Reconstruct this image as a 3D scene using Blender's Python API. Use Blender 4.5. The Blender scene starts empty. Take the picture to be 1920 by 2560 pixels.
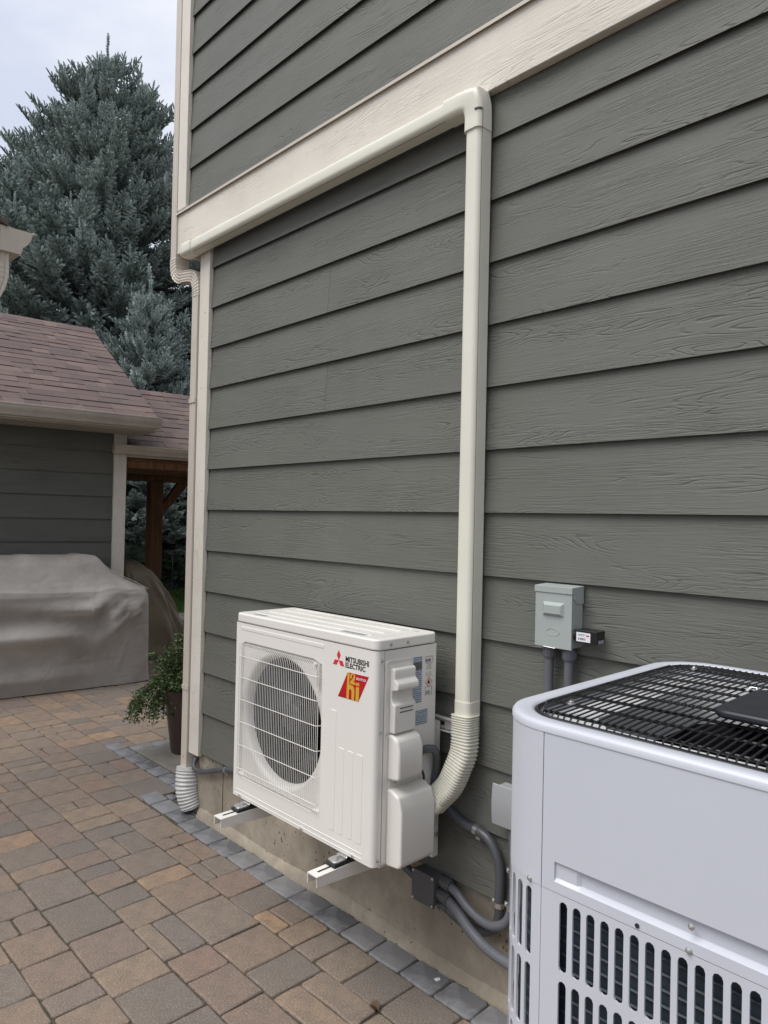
import bpy, bmesh, math, random
import numpy as np
from mathutils import Vector, Matrix

random.seed(7)
C = bpy.context.scene.collection
PI = math.pi
R = math.radians

# ------------------------------------------------------------------ camera
cam_d = bpy.data.cameras.new('camera')
cam = bpy.data.objects.new('camera', cam_d)
C.objects.link(cam)
cam_d.sensor_fit = 'VERTICAL'
cam_d.sensor_height = 36.0
cam_d.lens = 36.0 * 1773.8 / 2560.0
cam_d.clip_start = 0.05
cam_d.clip_end = 500
YAW, PITCH, ROLL = 2.37548, 0.010705, 0.02171
fw = Vector((math.cos(PITCH) * math.cos(YAW), math.cos(PITCH) * math.sin(YAW), math.sin(PITCH)))
rt = fw.cross(Vector((0, 0, 1))).normalized()
up = rt.cross(fw)
r2 = math.cos(ROLL) * rt + math.sin(ROLL) * up
u2 = -math.sin(ROLL) * rt + math.cos(ROLL) * up
mw = Matrix.Identity(4)
for i in range(3):
    mw[i][0] = r2[i]; mw[i][1] = u2[i]; mw[i][2] = -fw[i]
mw.translation = Vector((3.2121, -1.8282, -0.0295))
cam.matrix_world = mw
bpy.context.scene.camera = cam

# ------------------------------------------------------------------ light
SUN_EL, SUN_AZ = 58, 252      # degrees; azimuth of the direction towards the sun, from +x counter-clockwise
world = bpy.data.worlds.new('World')
bpy.context.scene.world = world
world.use_nodes = True
wn = world.node_tree.nodes; wl = world.node_tree.links
wn.clear()
w_out = wn.new('ShaderNodeOutputWorld')
w_bg = wn.new('ShaderNodeBackground'); w_bg.inputs[1].default_value = 0.1
w_sky = wn.new('ShaderNodeTexSky'); w_sky.sky_type = 'NISHITA'; w_sky.sun_disc = False
w_sky.sun_elevation = R(SUN_EL); w_sky.sun_rotation = R(90 - SUN_AZ)
w_tc = wn.new('ShaderNodeTexCoord')
w_map = wn.new('ShaderNodeMapping'); w_map.inputs['Scale'].default_value = (1, 1, 2.2)
w_no = wn.new('ShaderNodeTexNoise'); w_no.inputs['Scale'].default_value = 3.0; w_no.inputs['Detail'].default_value = 6
w_no.inputs['Roughness'].default_value = 0.55
w_rp = wn.new('ShaderNodeValToRGB')
w_rp.color_ramp.elements[0].position = 0.34; w_rp.color_ramp.elements[0].color = (3.75, 4.0, 4.7, 1)
w_rp.color_ramp.elements[1].position = 0.66; w_rp.color_ramp.elements[1].color = (5.3, 5.35, 5.6, 1)
w_mx = wn.new('ShaderNodeMixRGB'); w_mx.inputs[0].default_value = 0.9
wl.new(w_tc.outputs['Generated'], w_map.inputs[0]); wl.new(w_map.outputs[0], w_no.inputs[0])
wl.new(w_no.outputs[0], w_rp.inputs[0])
wl.new(w_sky.outputs[0], w_mx.inputs[1]); wl.new(w_rp.outputs[0], w_mx.inputs[2])
# an overcast sky brightens towards the zenith
w_sp = wn.new('ShaderNodeSeparateXYZ'); wl.new(w_tc.outputs['Generated'], w_sp.inputs[0])
w_p = wn.new('ShaderNodeMath'); w_p.operation = 'MAXIMUM'; w_p.inputs[1].default_value = 0; wl.new(w_sp.outputs[2], w_p.inputs[0])
w_m = wn.new('ShaderNodeMath'); w_m.operation = 'MULTIPLY_ADD'; w_m.inputs[1].default_value = 0.35; w_m.inputs[2].default_value = 0.92
wl.new(w_p.outputs[0], w_m.inputs[0])
w_ov = wn.new('ShaderNodeVectorMath'); w_ov.operation = 'SCALE'; wl.new(w_mx.outputs[0], w_ov.inputs[0]); wl.new(w_m.outputs[0], w_ov.inputs['Scale'])
wl.new(w_ov.outputs[0], w_bg.inputs[0]); wl.new(w_bg.outputs[0], w_out.inputs[0])

sun_d = bpy.data.lights.new('sun', 'SUN'); sun_d.energy = 1.5; sun_d.angle = R(38); sun_d.color = (1, .965, .91)
sun = bpy.data.objects.new('sun', sun_d); C.objects.link(sun)
sd = Vector((math.cos(R(SUN_EL)) * math.cos(R(SUN_AZ)), math.cos(R(SUN_EL)) * math.sin(R(SUN_AZ)), math.sin(R(SUN_EL))))
sun.rotation_euler = sd.to_track_quat('Z', 'Y').to_euler()
vs = bpy.context.scene.view_settings
vs.view_transform = 'Standard'; vs.look = 'None'; vs.gamma = 1; vs.use_curve_mapping = False
vs.exposure = 0.82

# ------------------------------------------------------------------ materials
class NT:
    def __init__(s, name):
        s.m = bpy.data.materials.new(name); s.m.use_nodes = True
        s.n = s.m.node_tree.nodes; s.l = s.m.node_tree.links
        s.p = s.n['Principled BSDF']
    def node(s, t, **kw):
        n = s.n.new(t)
        for k, v in kw.items():
            if k in n.inputs: n.inputs[k].default_value = v
            else: setattr(n, k, v)
        return n
    def link(s, a, b): s.l.new(a, b)
    def math(s, op, a, b=None, clamp=False):
        n = s.n.new('ShaderNodeMath'); n.operation = op; n.use_clamp = clamp
        for i, v in enumerate((a, b)):
            if v is None: continue
            if isinstance(v, (int, float)): n.inputs[i].default_value = v
            else: s.l.new(v, n.inputs[i])
        return n.outputs[0]
    def ramp(s, fac, stops):
        n = s.n.new('ShaderNodeValToRGB'); e = n.color_ramp.elements
        while len(e) < len(stops): e.new(0.5)
        for el, (p, c) in zip(e, stops):
            el.position = p; el.color = (*c, 1) if len(c) == 3 else c
        s.l.new(fac, n.inputs[0]); return n.outputs[0]
    def mix(s, fac, a, b, mode='MIX'):
        n = s.n.new('ShaderNodeMixRGB'); n.blend_type = mode
        for i, v in enumerate((fac, a, b)):
            if isinstance(v, (int, float)): n.inputs[i].default_value = v
            elif isinstance(v, tuple): n.inputs[i].default_value = (*v, 1)
            else: s.l.new(v, n.inputs[i])
        return n.outputs[0]
    def coords(s, scale=(1, 1, 1), rnd=0.0):
        tc = s.n.new('ShaderNodeTexCoord')
        out = tc.outputs['Object']
        if rnd:
            oi = s.n.new('ShaderNodeObjectInfo')
            cx = s.n.new('ShaderNodeCombineXYZ')
            r = s.math('MULTIPLY', oi.outputs['Random'], rnd)
            s.l.new(r, cx.inputs[0]); s.l.new(r, cx.inputs[2])
            ad = s.n.new('ShaderNodeVectorMath'); ad.operation = 'ADD'
            s.l.new(out, ad.inputs[0]); s.l.new(cx.outputs[0], ad.inputs[1]); out = ad.outputs[0]
        mp = s.n.new('ShaderNodeMapping'); mp.inputs['Scale'].default_value = scale
        s.l.new(out, mp.inputs[0]); return mp.outputs[0]
    def noise(s, vec, scale=1, detail=3, rough=.5, dist=0):
        n = s.n.new('ShaderNodeTexNoise')
        n.inputs['Scale'].default_value = scale; n.inputs['Detail'].default_value = detail
        n.inputs['Roughness'].default_value = rough; n.inputs['Distortion'].default_value = dist
        s.l.new(vec, n.inputs[0]); return n.outputs[0]
    def bump(s, h, strength=.5, dist=.002):
        b = s.n.new('ShaderNodeBump'); b.inputs['Strength'].default_value = strength
        b.inputs['Distance'].default_value = dist
        s.l.new(h, b.inputs['Height']); s.l.new(b.outputs[0], s.p.inputs['Normal'])
    def color(s, c):
        if isinstance(c, tuple): s.p.inputs['Base Color'].default_value = (*c, 1)
        else: s.l.new(c, s.p.inputs['Base Color'])
    def rough(s, r):
        if isinstance(r, (int, float)): s.p.inputs['Roughness'].default_value = r
        else: s.l.new(r, s.p.inputs['Roughness'])

def plain(name, col, rough=.5, metal=0, var=.06, vscale=9, bump=0, bscale=200, spec=None):
    t = NT(name)
    v = t.coords()
    n = t.noise(v, vscale, 5, .6)
    f = t.ramp(n, [(0.3, (1 - var,) * 3), (0.7, (1 + var,) * 3)])
    t.color(t.mix(1, col, f, 'MULTIPLY'))
    n2 = t.noise(v, vscale * 2.3, 4, .6)
    t.rough(t.ramp(n2, [(0.3, (max(0, rough - .06),) * 3), (0.7, (min(1, rough + .08),) * 3)]))
    t.p.inputs['Metallic'].default_value = metal
    if spec is not None: t.p.inputs['Specular IOR Level'].default_value = spec
    if bump: t.bump(t.noise(v, bscale, 3), bump, .001)
    return t.m

def wood_emboss(name, col, axis='X', strength=.75, groove=.8):
    """painted fibre-cement with an embossed cedar grain running along axis"""
    t = NT(name)
    if axis == 'X': sc = (1, 1, 1); a = (1.1, 1, 8.5); b = (8, 20, 175); c3 = (26, 40, 300)
    else: a = (8.5, 1, 1.1); b = (175, 20, 8); c3 = (300, 40, 26)
    v = t.coords(a, 37.0)
    n1 = t.noise(v, 1.0, 2.5, .5, .25)
    lines = t.math('SINE', t.math('MULTIPLY', n1, 210.0))
    lines = t.math('POWER', t.math('ABSOLUTE', t.math('MULTIPLY', t.math('ADD', lines, 1.0), .5)), 8.0)
    m = t.noise(t.coords((1.0, 1, 5) if axis == 'X' else (5, 1, 1.0), 71.0), 1.6, 3, .6)
    mask = t.ramp(m, [(.49, (0, 0, 0)), (.60, (1, 1, 1))])
    broken = t.noise(t.coords((9, 1, 60) if axis == 'X' else (60, 1, 9), 11.0), 1, 2)
    mask2 = t.ramp(broken, [(.36, (0, 0, 0)), (.5, (1, 1, 1))])
    big = t.math('MULTIPLY', t.math('MULTIPLY', lines, mask), mask2)
    fine = t.noise(t.coords(b, 53.0), 1, 4, .65, .3)
    fr = t.math('MULTIPLY', t.ramp(fine, [(.38, (0, 0, 0)), (.62, (1, 1, 1))]),
                t.ramp(t.noise(t.coords((1.5, 1, 9) if axis == 'X' else (9, 1, 1.5), 19.0), 1.3, 3), [(.40, (.10,) * 3), (.64, (1,) * 3)]))
    h = t.math('ADD', t.math('MULTIPLY', big, -groove), t.math('MULTIPLY', fr, .50))
    t.bump(h, strength, .0042)
    blot = t.noise(t.coords((1, 1, 1), 5.0), 2.2, 6, .6)
    f = t.ramp(blot, [(.3, (.9, .9, .89)), (.7, (1.09, 1.09, 1.09))])
    oi = t.n.new('ShaderNodeObjectInfo')
    f2 = t.ramp(oi.outputs['Random'], [(0, (.985,) * 3), (1, (1.015,) * 3)])
    cc = t.mix(1, t.mix(1, col, f, 'MULTIPLY'), f2, 'MULTIPLY')
    # darker tone of the base colour along the deeper grain lines
    cc = t.mix(t.math('MULTIPLY', big, .35), cc, (col[0] * .5, col[1] * .5, col[2] * .5))
    t.color(cc); t.rough(.62)
    t.p.inputs['Specular IOR Level'].default_value = .35
    return t.m

SIDING = (.134, .136, .120)
M = {}
M['siding'] = wood_emboss('painted grey siding', SIDING, 'X', .58, .7)
M['trim_h'] = wood_emboss('cream trim horizontal grain', (.69, .645, .57), 'X', .45, .5)
M['trim_v'] = wood_emboss('cream trim vertical grain', (.69, .645, .57), 'Z', .28, .3)
M['spout'] = plain('cream aluminium', (.56, .51, .44), .38, 0, .04, 5)
M['gutter'] = plain('weathered cream aluminium', (.50, .45, .39), .45, 0, .1, 7)
M['channel'] = plain('ivory plastic', (.73, .71, .61), .36, 0, .03, 4)
M['channel_dark'] = plain('ivory plastic seam shade', (.16, .15, .12), .6)
M['white'] = plain('warm white enamel', (.76, .735, .69), .33, 0, .015, 3)
M['white2'] = plain('warm white shroud plastic', (.74, .72, .68), .45, 0, .02, 3)
M['cover'] = plain('warm white moulded plastic', (.74, .715, .665), .42, 0, .02, 6)
M['wire'] = plain('white coated wire', (.74, .72, .68), .4)
M['ac_grey'] = plain('pale grey enamel', (.55, .57, .625), .34, 0, .02, 3)
M['black'] = plain('black coated wire', (.012, .012, .014), .35)
M['cap'] = plain('black plastic', (.018, .02, .028), .38)
M['dark'] = plain('dark cavity metal', (.02, .021, .023), .6)
M['deckwhite'] = plain('light galvanised deck', (.78, .79, .80), .4, .1, .05, 12)
M['zinc'] = plain('zinc plated steel', (.62, .62, .61), .28, .9, .1, 30)
M['rubber'] = plain('black rubber', (.02, .02, .02), .6)
M['pvc'] = plain('grey pvc', (.125, .13, .145), .42, 0, .08, 14)
M['pvc_dark'] = plain('dark grey plastic box', (.085, .088, .09), .5, 0, .05, 9)
M['pvc_hose'] = plain('flexible grey conduit', (.075, .08, .09), .36, 0, .08, 20)
M['boxgrey'] = plain('pale green grey enamel', (.36, .40, .385), .4, 0, .03, 9)
M['boxgrey2'] = plain('light grey plastic', (.33, .34, .35), .5, 0, .03, 9)
M['blackplastic'] = plain('black device plastic', (.012, .012, .013), .35)
M['blade'] = plain('dark grey fan plastic', (.010, .010, .011), .55)
M['motor'] = plain('dark grey motor', (.03, .03, .032), .45)
M['flexend'] = plain('white corrugated plastic', (.56, .56, .54), .42, 0, .12, 22)
M['soffit'] = plain('soffit board', (.42, .38, .32), .7, 0, .05, 3)
M['timber'] = None
M['text_black'] = plain('black print', (.015, .015, .015), .5)
M['text_red'] = plain('red print', (.62, .03, .04), .45)
M['plate'] = plain('grey label', (.30, .32, .34), .4)
M['label_white'] = plain('white label', (.75, .76, .8), .45)
M['stone'] = plain('pale pebble', (.5, .47, .42), .8)

def mk_timber():
    t = NT('stained cedar timber')
    v = t.coords((14, 14, 1.2), 9.0)
    n = t.noise(v, 3, 5, .6, .4)
    t.color(t.ramp(n, [(.3, (.095, .042, .017)), (.7, (.24, .11, .042))]))
    t.bump(n, .4, .002); t.rough(.6); return t.m
M['timber'] = mk_timber()

def mk_textlines(name, base, ink, rows, sx):
    """printed lines of small text, flat print only"""
    t = NT(name)
    tc = t.n.new('ShaderNodeTexCoord')
    sp = t.n.new('ShaderNodeSeparateXYZ'); t.link(tc.outputs['Generated'], sp.inputs[0])
    z = t.math('MULTIPLY', sp.outputs[2], rows)
    fz = t.math('FRACT', z)
    row = t.math('FLOOR', z)
    line = t.math('MULTIPLY', t.math('GREATER_THAN', fz, .32), t.math('LESS_THAN', fz, .78))
    cx = t.n.new('ShaderNodeCombineXYZ')
    t.link(t.math('MULTIPLY', sp.outputs[1], sx), cx.inputs[0]); t.link(t.math('MULTIPLY', row, 7.3), cx.inputs[1])
    t.link(t.math('MULTIPLY', fz, 1.6), cx.inputs[2])
    n = t.noise(cx.outputs[0], 1, 2, .8)
    ink_m = t.math('MULTIPLY', line, t.math('GREATER_THAN', n, .47))
    edge = t.math('MULTIPLY', t.math('GREATER_THAN', sp.outputs[1], .07), t.math('LESS_THAN', sp.outputs[1], .93))
    t.color(t.mix(t.math('MULTIPLY', ink_m, edge), base, ink)); t.rough(.45)
    return t.m
M['lines_blue'] = mk_textlines('small print on blue grey', (.40, .47, .55), (.05, .06, .09), 22, 22)
M['lines_blue2'] = mk_textlines('warning print on blue grey', (.40, .47, .55), (.06, .07, .10), 8, 26)
M['lines_white'] = mk_textlines('small print on enamel', (.76, .735, .69), (.10, .10, .10), 6, 14)
M['lines_dark'] = mk_textlines('light print on black', (.02, .02, .025), (.3, .3, .32), 6, 12)

def mk_paver():
    t = NT('tumbled paver')
    at = t.n.new('ShaderNodeAttribute'); at.attribute_name = 'tone'
    tone = at.outputs['Fac']
    base = t.ramp(tone, [(0, (0.200, 0.176, 0.156)), (.12, (0.221, 0.189, 0.161)), (.2, (0.297, 0.227, 0.174)), (.36, (0.338, 0.244, 0.171)), (.5, (0.269, 0.195, 0.156)),
                         (.62, (0.373, 0.271, 0.183)), (.74, (0.248, 0.209, 0.177)), (.86, (0.310, 0.205, 0.159)), (.93, (0.483, 0.310, 0.177)), (1, (0.207, 0.187, 0.173))])
    v = t.coords()
    big = t.noise(v, 13, 7, .72)
    c = t.mix(t.ramp(big, [(.40, (0,) * 3), (.62, (.6,) * 3)]), base, (.165, .14, .122))
    c = t.mix(t.ramp(t.noise(v, 5.3, 3), [(.5, (0,) * 3), (.72, (.35,) * 3)]), c, (.29, .215, .155))
    sp = t.noise(v, 260, 2, .65)
    c = t.mix(t.ramp(sp, [(.56, (0,) * 3), (.66, (.75,) * 3)]), c, (.46, .40, .34))
    c = t.mix(t.ramp(t.noise(v, 150, 3, .7), [(.4, (.35,) * 3), (.6, (0,) * 3)]), c, (.10, .085, .075))
    c = t.mix(t.ramp(t.noise(v, 330, 2, .6), [(.28, (.55,) * 3), (.4, (0,) * 3)]), c, (.06, .05, .045))
    geo = t.n.new('ShaderNodeNewGeometry')
    t.color(c); t.rough(.85); t.p.inputs['Specular IOR Level'].default_value = .25
    h = t.math('ADD', t.math('MULTIPLY', t.noise(v, 220, 3, .7), .8), t.math('MULTIPLY', t.noise(v, 40, 5, .65), 1.0))
    t.bump(h, .8, .004); return t.m
M['paver'] = mk_paver()
def mk_edge():
    t = NT('charcoal border paver')
    v = t.coords()
    at = t.n.new('ShaderNodeAttribute'); at.attribute_name = 'tone'
    base = t.ramp(at.outputs['Fac'], [(0, (.098, .099, .106)), (.5, (.15, .148, .155)), (1, (.20, .196, .195))])
    c = t.mix(t.ramp(t.noise(v, 6, 6, .7), [(.46, (0,) * 3), (.62, (.8,) * 3)]), base, (.26, .26, .27))
    c = t.mix(t.ramp(t.noise(v, 330, 2, .6), [(.64, (0,) * 3), (.76, (.5,) * 3)]), c, (.36, .34, .31))
    t.color(c); t.rough(.85)
    t.bump(t.math('ADD', t.math('MULTIPLY', t.noise(v, 240, 3, .7), .5), t.noise(v, 38, 4, .6)), .6, .003); return t.m
M['edge'] = mk_edge()

def mk_concrete(name, col, pits=True, stain=(.16, .13, .10), scale=1.0):
    t = NT(name); v = t.coords()
    n = t.noise(v, 2.6 * scale, 7, .68, .4)
    c = t.ramp(n, [(.3, tuple(x * .66 for x in col)), (.5, tuple(x * .92 for x in col)), (.66, tuple(x * 1.18 for x in col))])
    c = t.mix(t.ramp(t.noise(t.coords((2.2, 2.2, 1.6)), 2, 6, .72), [(.36, (0,) * 3), (.78, (.75,) * 3)]), c, stain)
    c = t.mix(t.ramp(t.noise(v, 160, 2, .7), [(.62, (0,) * 3), (.78, (.3,) * 3)]), c, (.42, .38, .32))
    h = t.math('ADD', t.math('MULTIPLY', t.noise(v, 90, 4, .7), .3), t.math('MULTIPLY', t.noise(v, 12, 4, .6), .7))
    if pits:
        vo = t.n.new('ShaderNodeTexVoronoi'); vo.inputs['Scale'].default_value = 48; vo.inputs['Randomness'].default_value = 1
        t.link(t.coords((1, 1, .8)), vo.inputs['Vector'])
        pm = t.math('LESS_THAN', vo.outputs['Distance'], t.math('MULTIPLY', t.ramp(t.noise(v, 5.5, 3), [(.42, (0,) * 3), (.66, (1,) * 3)]), .26))
        c = t.mix(t.math('MULTIPLY', pm, .75), c, (.05, .04, .03))
        h = t.math('SUBTRACT', h, pm)
    t.color(c); t.rough(.9); t.p.inputs['Specular IOR Level'].default_value = .2
    t.bump(h, .55, .003); return t.m
M['concrete'] = mk_concrete('aged tan concrete', (.40, .352, .28))
M['pad'] = mk_concrete('grey concrete slab', (.24, .225, .195), False, (.14, .13, .12))
M['slab'] = mk_concrete('pale concrete slab', (.36, .35, .33), False, (.25, .24, .22))
def mk_soil():
    t = NT('joint sand and soil'); v = t.coords()
    c = t.ramp(t.noise(v, 60, 5, .7), [(.3, (.045, .037, .029)), (.7, (.14, .115, .088))])
    c = t.mix(t.ramp(t.noise(v, 2.3, 4), [(.52, (0,) * 3), (.68, (.5,) * 3)]), c, (.045, .055, .025))
    t.color(c); t.rough(1); t.bump(t.noise(v, 150, 4, .7), .9, .004); return t.m
M['soil'] = mk_soil()
def mk_shingle():
    t = NT('brown asphalt shingle')
    at = t.n.new('ShaderNodeObjectInfo')
    a2 = t.n.new('ShaderNodeAttribute'); a2.attribute_name = 'tone'
    f = t.math('FRACT', t.math('ADD', at.outputs['Random'], a2.outputs['Fac']))
    c = t.ramp(f, [(0, (.135, .102, .098)), (.3, (.19, .138, .124)), (.55, (.155, .115, .108)), (.8, (.225, .165, .142)), (1, (.14, .112, .108))])
    v = t.coords()
    c = t.mix(t.ramp(t.noise(v, 260, 2, .8), [(.35, (.5,) * 3), (.65, (0,) * 3)]), c, (.035, .028, .03))
    c = t.mix(t.ramp(t.noise(v, 300, 2, .8), [(.58, (0,) * 3), (.72, (.5,) * 3)]), c, (.28, .22, .20))
    t.color(c); t.rough(.95); t.p.inputs['Specular IOR Level'].default_value = .2
    t.bump(t.noise(v, 300, 2, .8), .6, .002); return t.m
M['shingle'] = mk_shingle()
def mk_cloth(name, col, dark):
    t = NT(name); v = t.coords()
    n = t.noise(v, 3.2, 5, .6)
    t.color(t.mix(t.ramp(n, [(.35, (0,) * 3), (.7, (1,) * 3)]), dark, col))
    t.rough(.52); t.p.inputs['Specular IOR Level'].default_value = .4
    h = t.math('ADD', t.math('MULTIPLY', t.noise(v, 4, 3, .5, 1.8), 1.0), t.math('MULTIPLY', t.noise(v, 16, 2, .5, .8), .10))
    t.bump(h, .35, .03); return t.m
M['grillcloth'] = mk_cloth('taupe polyester cover', (.43, .40, .365), (.32, .293, .262))
M['browncloth'] = mk_cloth('brown polyester cover', (.25, .205, .145), (.17, .14, .10))
def mk_leaf(name, stops, rough=.6, trans=.15):
    t = NT(name)
    at = t.n.new('ShaderNodeAttribute'); at.attribute_name = 'tone'
    t.color(t.ramp(at.outputs['Fac'], stops)); t.rough(rough)
    t.p.inputs['Specular IOR Level'].default_value = .25
    if trans: t.p.inputs['Transmission Weight'].default_value = 0
    return t.m
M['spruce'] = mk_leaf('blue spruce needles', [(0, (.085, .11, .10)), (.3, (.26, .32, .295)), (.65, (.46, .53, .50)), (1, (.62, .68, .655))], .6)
M['leaf'] = mk_leaf('small green leaves', [(0, (.03, .055, .018)), (.6, (.085, .13, .045)), (1, (.16, .20, .09))], .5)
M['leafdark'] = mk_leaf('deep green leaves', [(0, (.012, .030, .010)), (.6, (.03, .065, .02)), (1, (.06, .11, .03))], .6)
M['grass'] = mk_leaf('grass blades', [(0, (.09, .17, .035)), (1, (.19, .32, .08))], .7)
M['bark'] = plain('grey brown bark', (.06, .048, .04), .9, 0, .3, 14, .8, 30)
M['pot'] = plain('dark glazed pot', (.045, .028, .022), .35, 0, .2, 8)
def mk_lawn():
    t = NT('lawn'); v = t.coords()
    t.color(t.ramp(t.noise(v, 6, 6, .7), [(.3, (.06, .11, .025)), (.7, (.12, .20, .05))])); t.rough(.95); return t.m
M['lawn'] = mk_lawn()
def mk_sumo():
    t = NT('red badge'); tc = t.n.new('ShaderNodeTexCoord')
    sp = t.n.new('ShaderNodeSeparateXYZ'); t.link(tc.outputs['Generated'], sp.inputs[0])
    t.color(t.ramp(sp.outputs[2], [(0, (.40, .012, .012)), (.5, (.50, .015, .02)), (1, (.46, .014, .02))])); t.rough(.3); return t.m
M['sumo'] = mk_sumo()
def mk_gold():
    t = NT('gold badge letters'); tc = t.n.new('ShaderNodeTexCoord')
    sp = t.n.new('ShaderNodeSeparateXYZ'); t.link(tc.outputs['Generated'], sp.inputs[0])
    t.color(t.ramp(sp.outputs[1], [(0, (.45, .05, .02)), (.35, (.62, .35, .04)), (1, (.62, .42, .07))])); t.rough(.35); return t.m
M['gold'] = mk_gold()

# ------------------------------------------------------------------ mesh helpers
class MB:
    def __init__(s): s.v = []; s.f = []; s.sm = []
    def add(s, vs, fs, smooth=False):
        b = len(s.v); s.v += [tuple(x) for x in vs]
        s.f += [tuple(b + i for i in f) for f in fs]; s.sm += [smooth] * len(fs); return s
    def box(s, x0, y0, z0, x1, y1, z1):
        vs = [(x0, y0, z0), (x1, y0, z0), (x1, y1, z0), (x0, y1, z0), (x0, y0, z1), (x1, y0, z1), (x1, y1, z1), (x0, y1, z1)]
        return s.add(vs, [(0, 3, 2, 1), (4, 5, 6, 7), (0, 1, 5, 4), (1, 2, 6, 5), (2, 3, 7, 6), (3, 0, 4, 7)])
    def prism(s, prof, axis, a, b, smooth=False):
        """closed profile (list of 2-tuples, the two other axes in order) extruded along axis"""
        n = len(prof)
        def P(t, q):
            q = list(q)
            return (t, q[0], q[1]) if axis == 'x' else ((q[0], t, q[1]) if axis == 'y' else (q[0], q[1], t))
        vs = [P(a, q) for q in prof] + [P(b, q) for q in prof]
        fs = [(i, (i + 1) % n, n + (i + 1) % n, n + i) for i in range(n)]
        s.add(vs, fs, smooth); s.add(vs, [tuple(range(n))[::-1], tuple(range(n, 2 * n))]); return s
    def tube(s, path, r, n=8, caps=True, smooth=True, section=None, upv=None):
        pts = [Vector(p) for p in path]; m = len(pts)
        rr = r if isinstance(r, (list, tuple)) else [r] * m
        tang = []
        for i in range(m):
            a = pts[max(0, i - 1)]; b = pts[min(m - 1, i + 1)]; tang.append((b - a).normalized())
        ref = Vector(upv) if upv else (Vector((0, 0, 1)) if abs(tang[0].z) < .9 else Vector((1, 0, 0)))
        nrm = (ref - tang[0] * ref.dot(tang[0])).normalized()
        vs = []
        for i in range(m):
            t = tang[i]
            nrm = (nrm - t * nrm.dot(t)).normalized()
            bi = t.cross(nrm)
            if section is None:
                for k in range(n):
                    a = 2 * PI * k / n; vs.append(pts[i] + (nrm * math.cos(a) + bi * math.sin(a)) * rr[i])
            else:
                for (p, q) in section: vs.append(pts[i] + (nrm * p + bi * q) * rr[i])
        if section is not None: n = len(section)
        fs = [(i * n + k, i * n + (k + 1) % n, (i + 1) * n + (k + 1) % n, (i + 1) * n + k) for i in range(m - 1) for k in range(n)]
        s.add(vs, fs, smooth)
        if caps:
            s.add(vs[:n], [tuple(range(n))[::-1]]); s.add(vs[-n:], [tuple(range(n))])
        return s
    def lathe(s, prof, c, axis='z', n=24, smooth=True, caps=True):
        """prof: list of (radius, offset along axis)"""
        vs = []
        for (r, h) in prof:
            for k in range(n):
                a = 2 * PI * k / n; ca, sa = r * math.cos(a), r * math.sin(a)
                if axis == 'z': vs.append((c[0] + ca, c[1] + sa, c[2] + h))
                elif axis == 'y': vs.append((c[0] + ca, c[1] + h, c[2] + sa))
                else: vs.append((c[0] + h, c[1] + ca, c[2] + sa))
        m = len(prof)
        fs = [(i * n + k, i * n + (k + 1) % n, (i + 1) * n + (k + 1) % n, (i + 1) * n + k) for i in range(m - 1) for k in range(n)]
        s.add(vs, fs, smooth)
        if caps:
            s.add(vs[:n], [tuple(range(n))[::-1]]); s.add(vs[-n:], [tuple(range(n))])
        return s
    def mesh(s, name, mat, tones=None, recalc=True):
        me = bpy.data.meshes.new(name); me.from_pydata([tuple(v) for v in s.v], [], s.f); me.update()
        me.polygons.foreach_set('use_smooth', s.sm)
        if mat: me.materials.append(mat)
        if recalc:
            bm = bmesh.new(); bm.from_mesh(me); bmesh.ops.remove_doubles(bm, verts=bm.verts, dist=1e-6)
            bmesh.ops.recalc_face_normals(bm, faces=bm.faces); bm.to_mesh(me); bm.free()
        return me
    def build(s, name, mat, parent=None, bevel=0, seg=2, loc=None, sharp=None):
        me = s.mesh(name, mat); o = bpy.data.objects.new(name, me); C.objects.link(o)
        if parent: o.parent = parent
        if loc: o.location = loc
        if any(s.sm) and not bevel:
            me.set_sharp_from_angle(angle=R(sharp or 40))
        if bevel:
            for p in me.polygons: p.use_smooth = True
            md = o.modifiers.new('bevel', 'BEVEL'); md.width = bevel; md.segments = seg; md.limit_method = 'ANGLE'
            md.angle_limit = R(35); md.harden_normals = True
        return o

def tag(o, label=None, cat=None, group=None, kind=None):
    if label: o['label'] = label
    if cat: o['category'] = cat
    if group: o['group'] = group
    if kind: o['kind'] = kind
    return o
def empty(name, loc=(0, 0, 0), rz=0.0, **kw):
    o = bpy.data.objects.new(name, None); C.objects.link(o); o.location = loc; o.rotation_euler = (0, 0, rz)
    o.empty_display_size = .1
    return tag(o, **kw)
def bz(pts, n=24):
    """Catmull-Rom through points"""
    P = [Vector(p) for p in pts]; P = [P[0] * 2 - P[1]] + P + [P[-1] * 2 - P[-2]]
    out = []
    for i in range(1, len(P) - 2):
        for k in range(n):
            t = k / n; a, b, c, d = P[i - 1:i + 3]
            out.append(.5 * ((2 * b) + (c - a) * t + (2 * a - 5 * b + 4 * c - d) * t * t + (-a + 3 * b - 3 * c + d) * t ** 3))
    out.append(P[-2]); return out
def rrect(x0, y0, x1, y1, r, n=5):
    pts = []
    for (cx, cy, a0) in ((x1 - r, y0 + r, -90), (x1 - r, y1 - r, 0), (x0 + r, y1 - r, 90), (x0 + r, y0 + r, 180)):
        for k in range(n + 1):
            a = R(a0 + 90 * k / n); pts.append((cx + r * math.cos(a), cy + r * math.sin(a)))
    return pts
def box_o(name, mat, x0, y0, z0, x1, y1, z1, parent=None, bevel=0, seg=2):
    return MB().box(x0, y0, z0, x1, y1, z1).build(name, mat, parent, bevel, seg)
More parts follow.
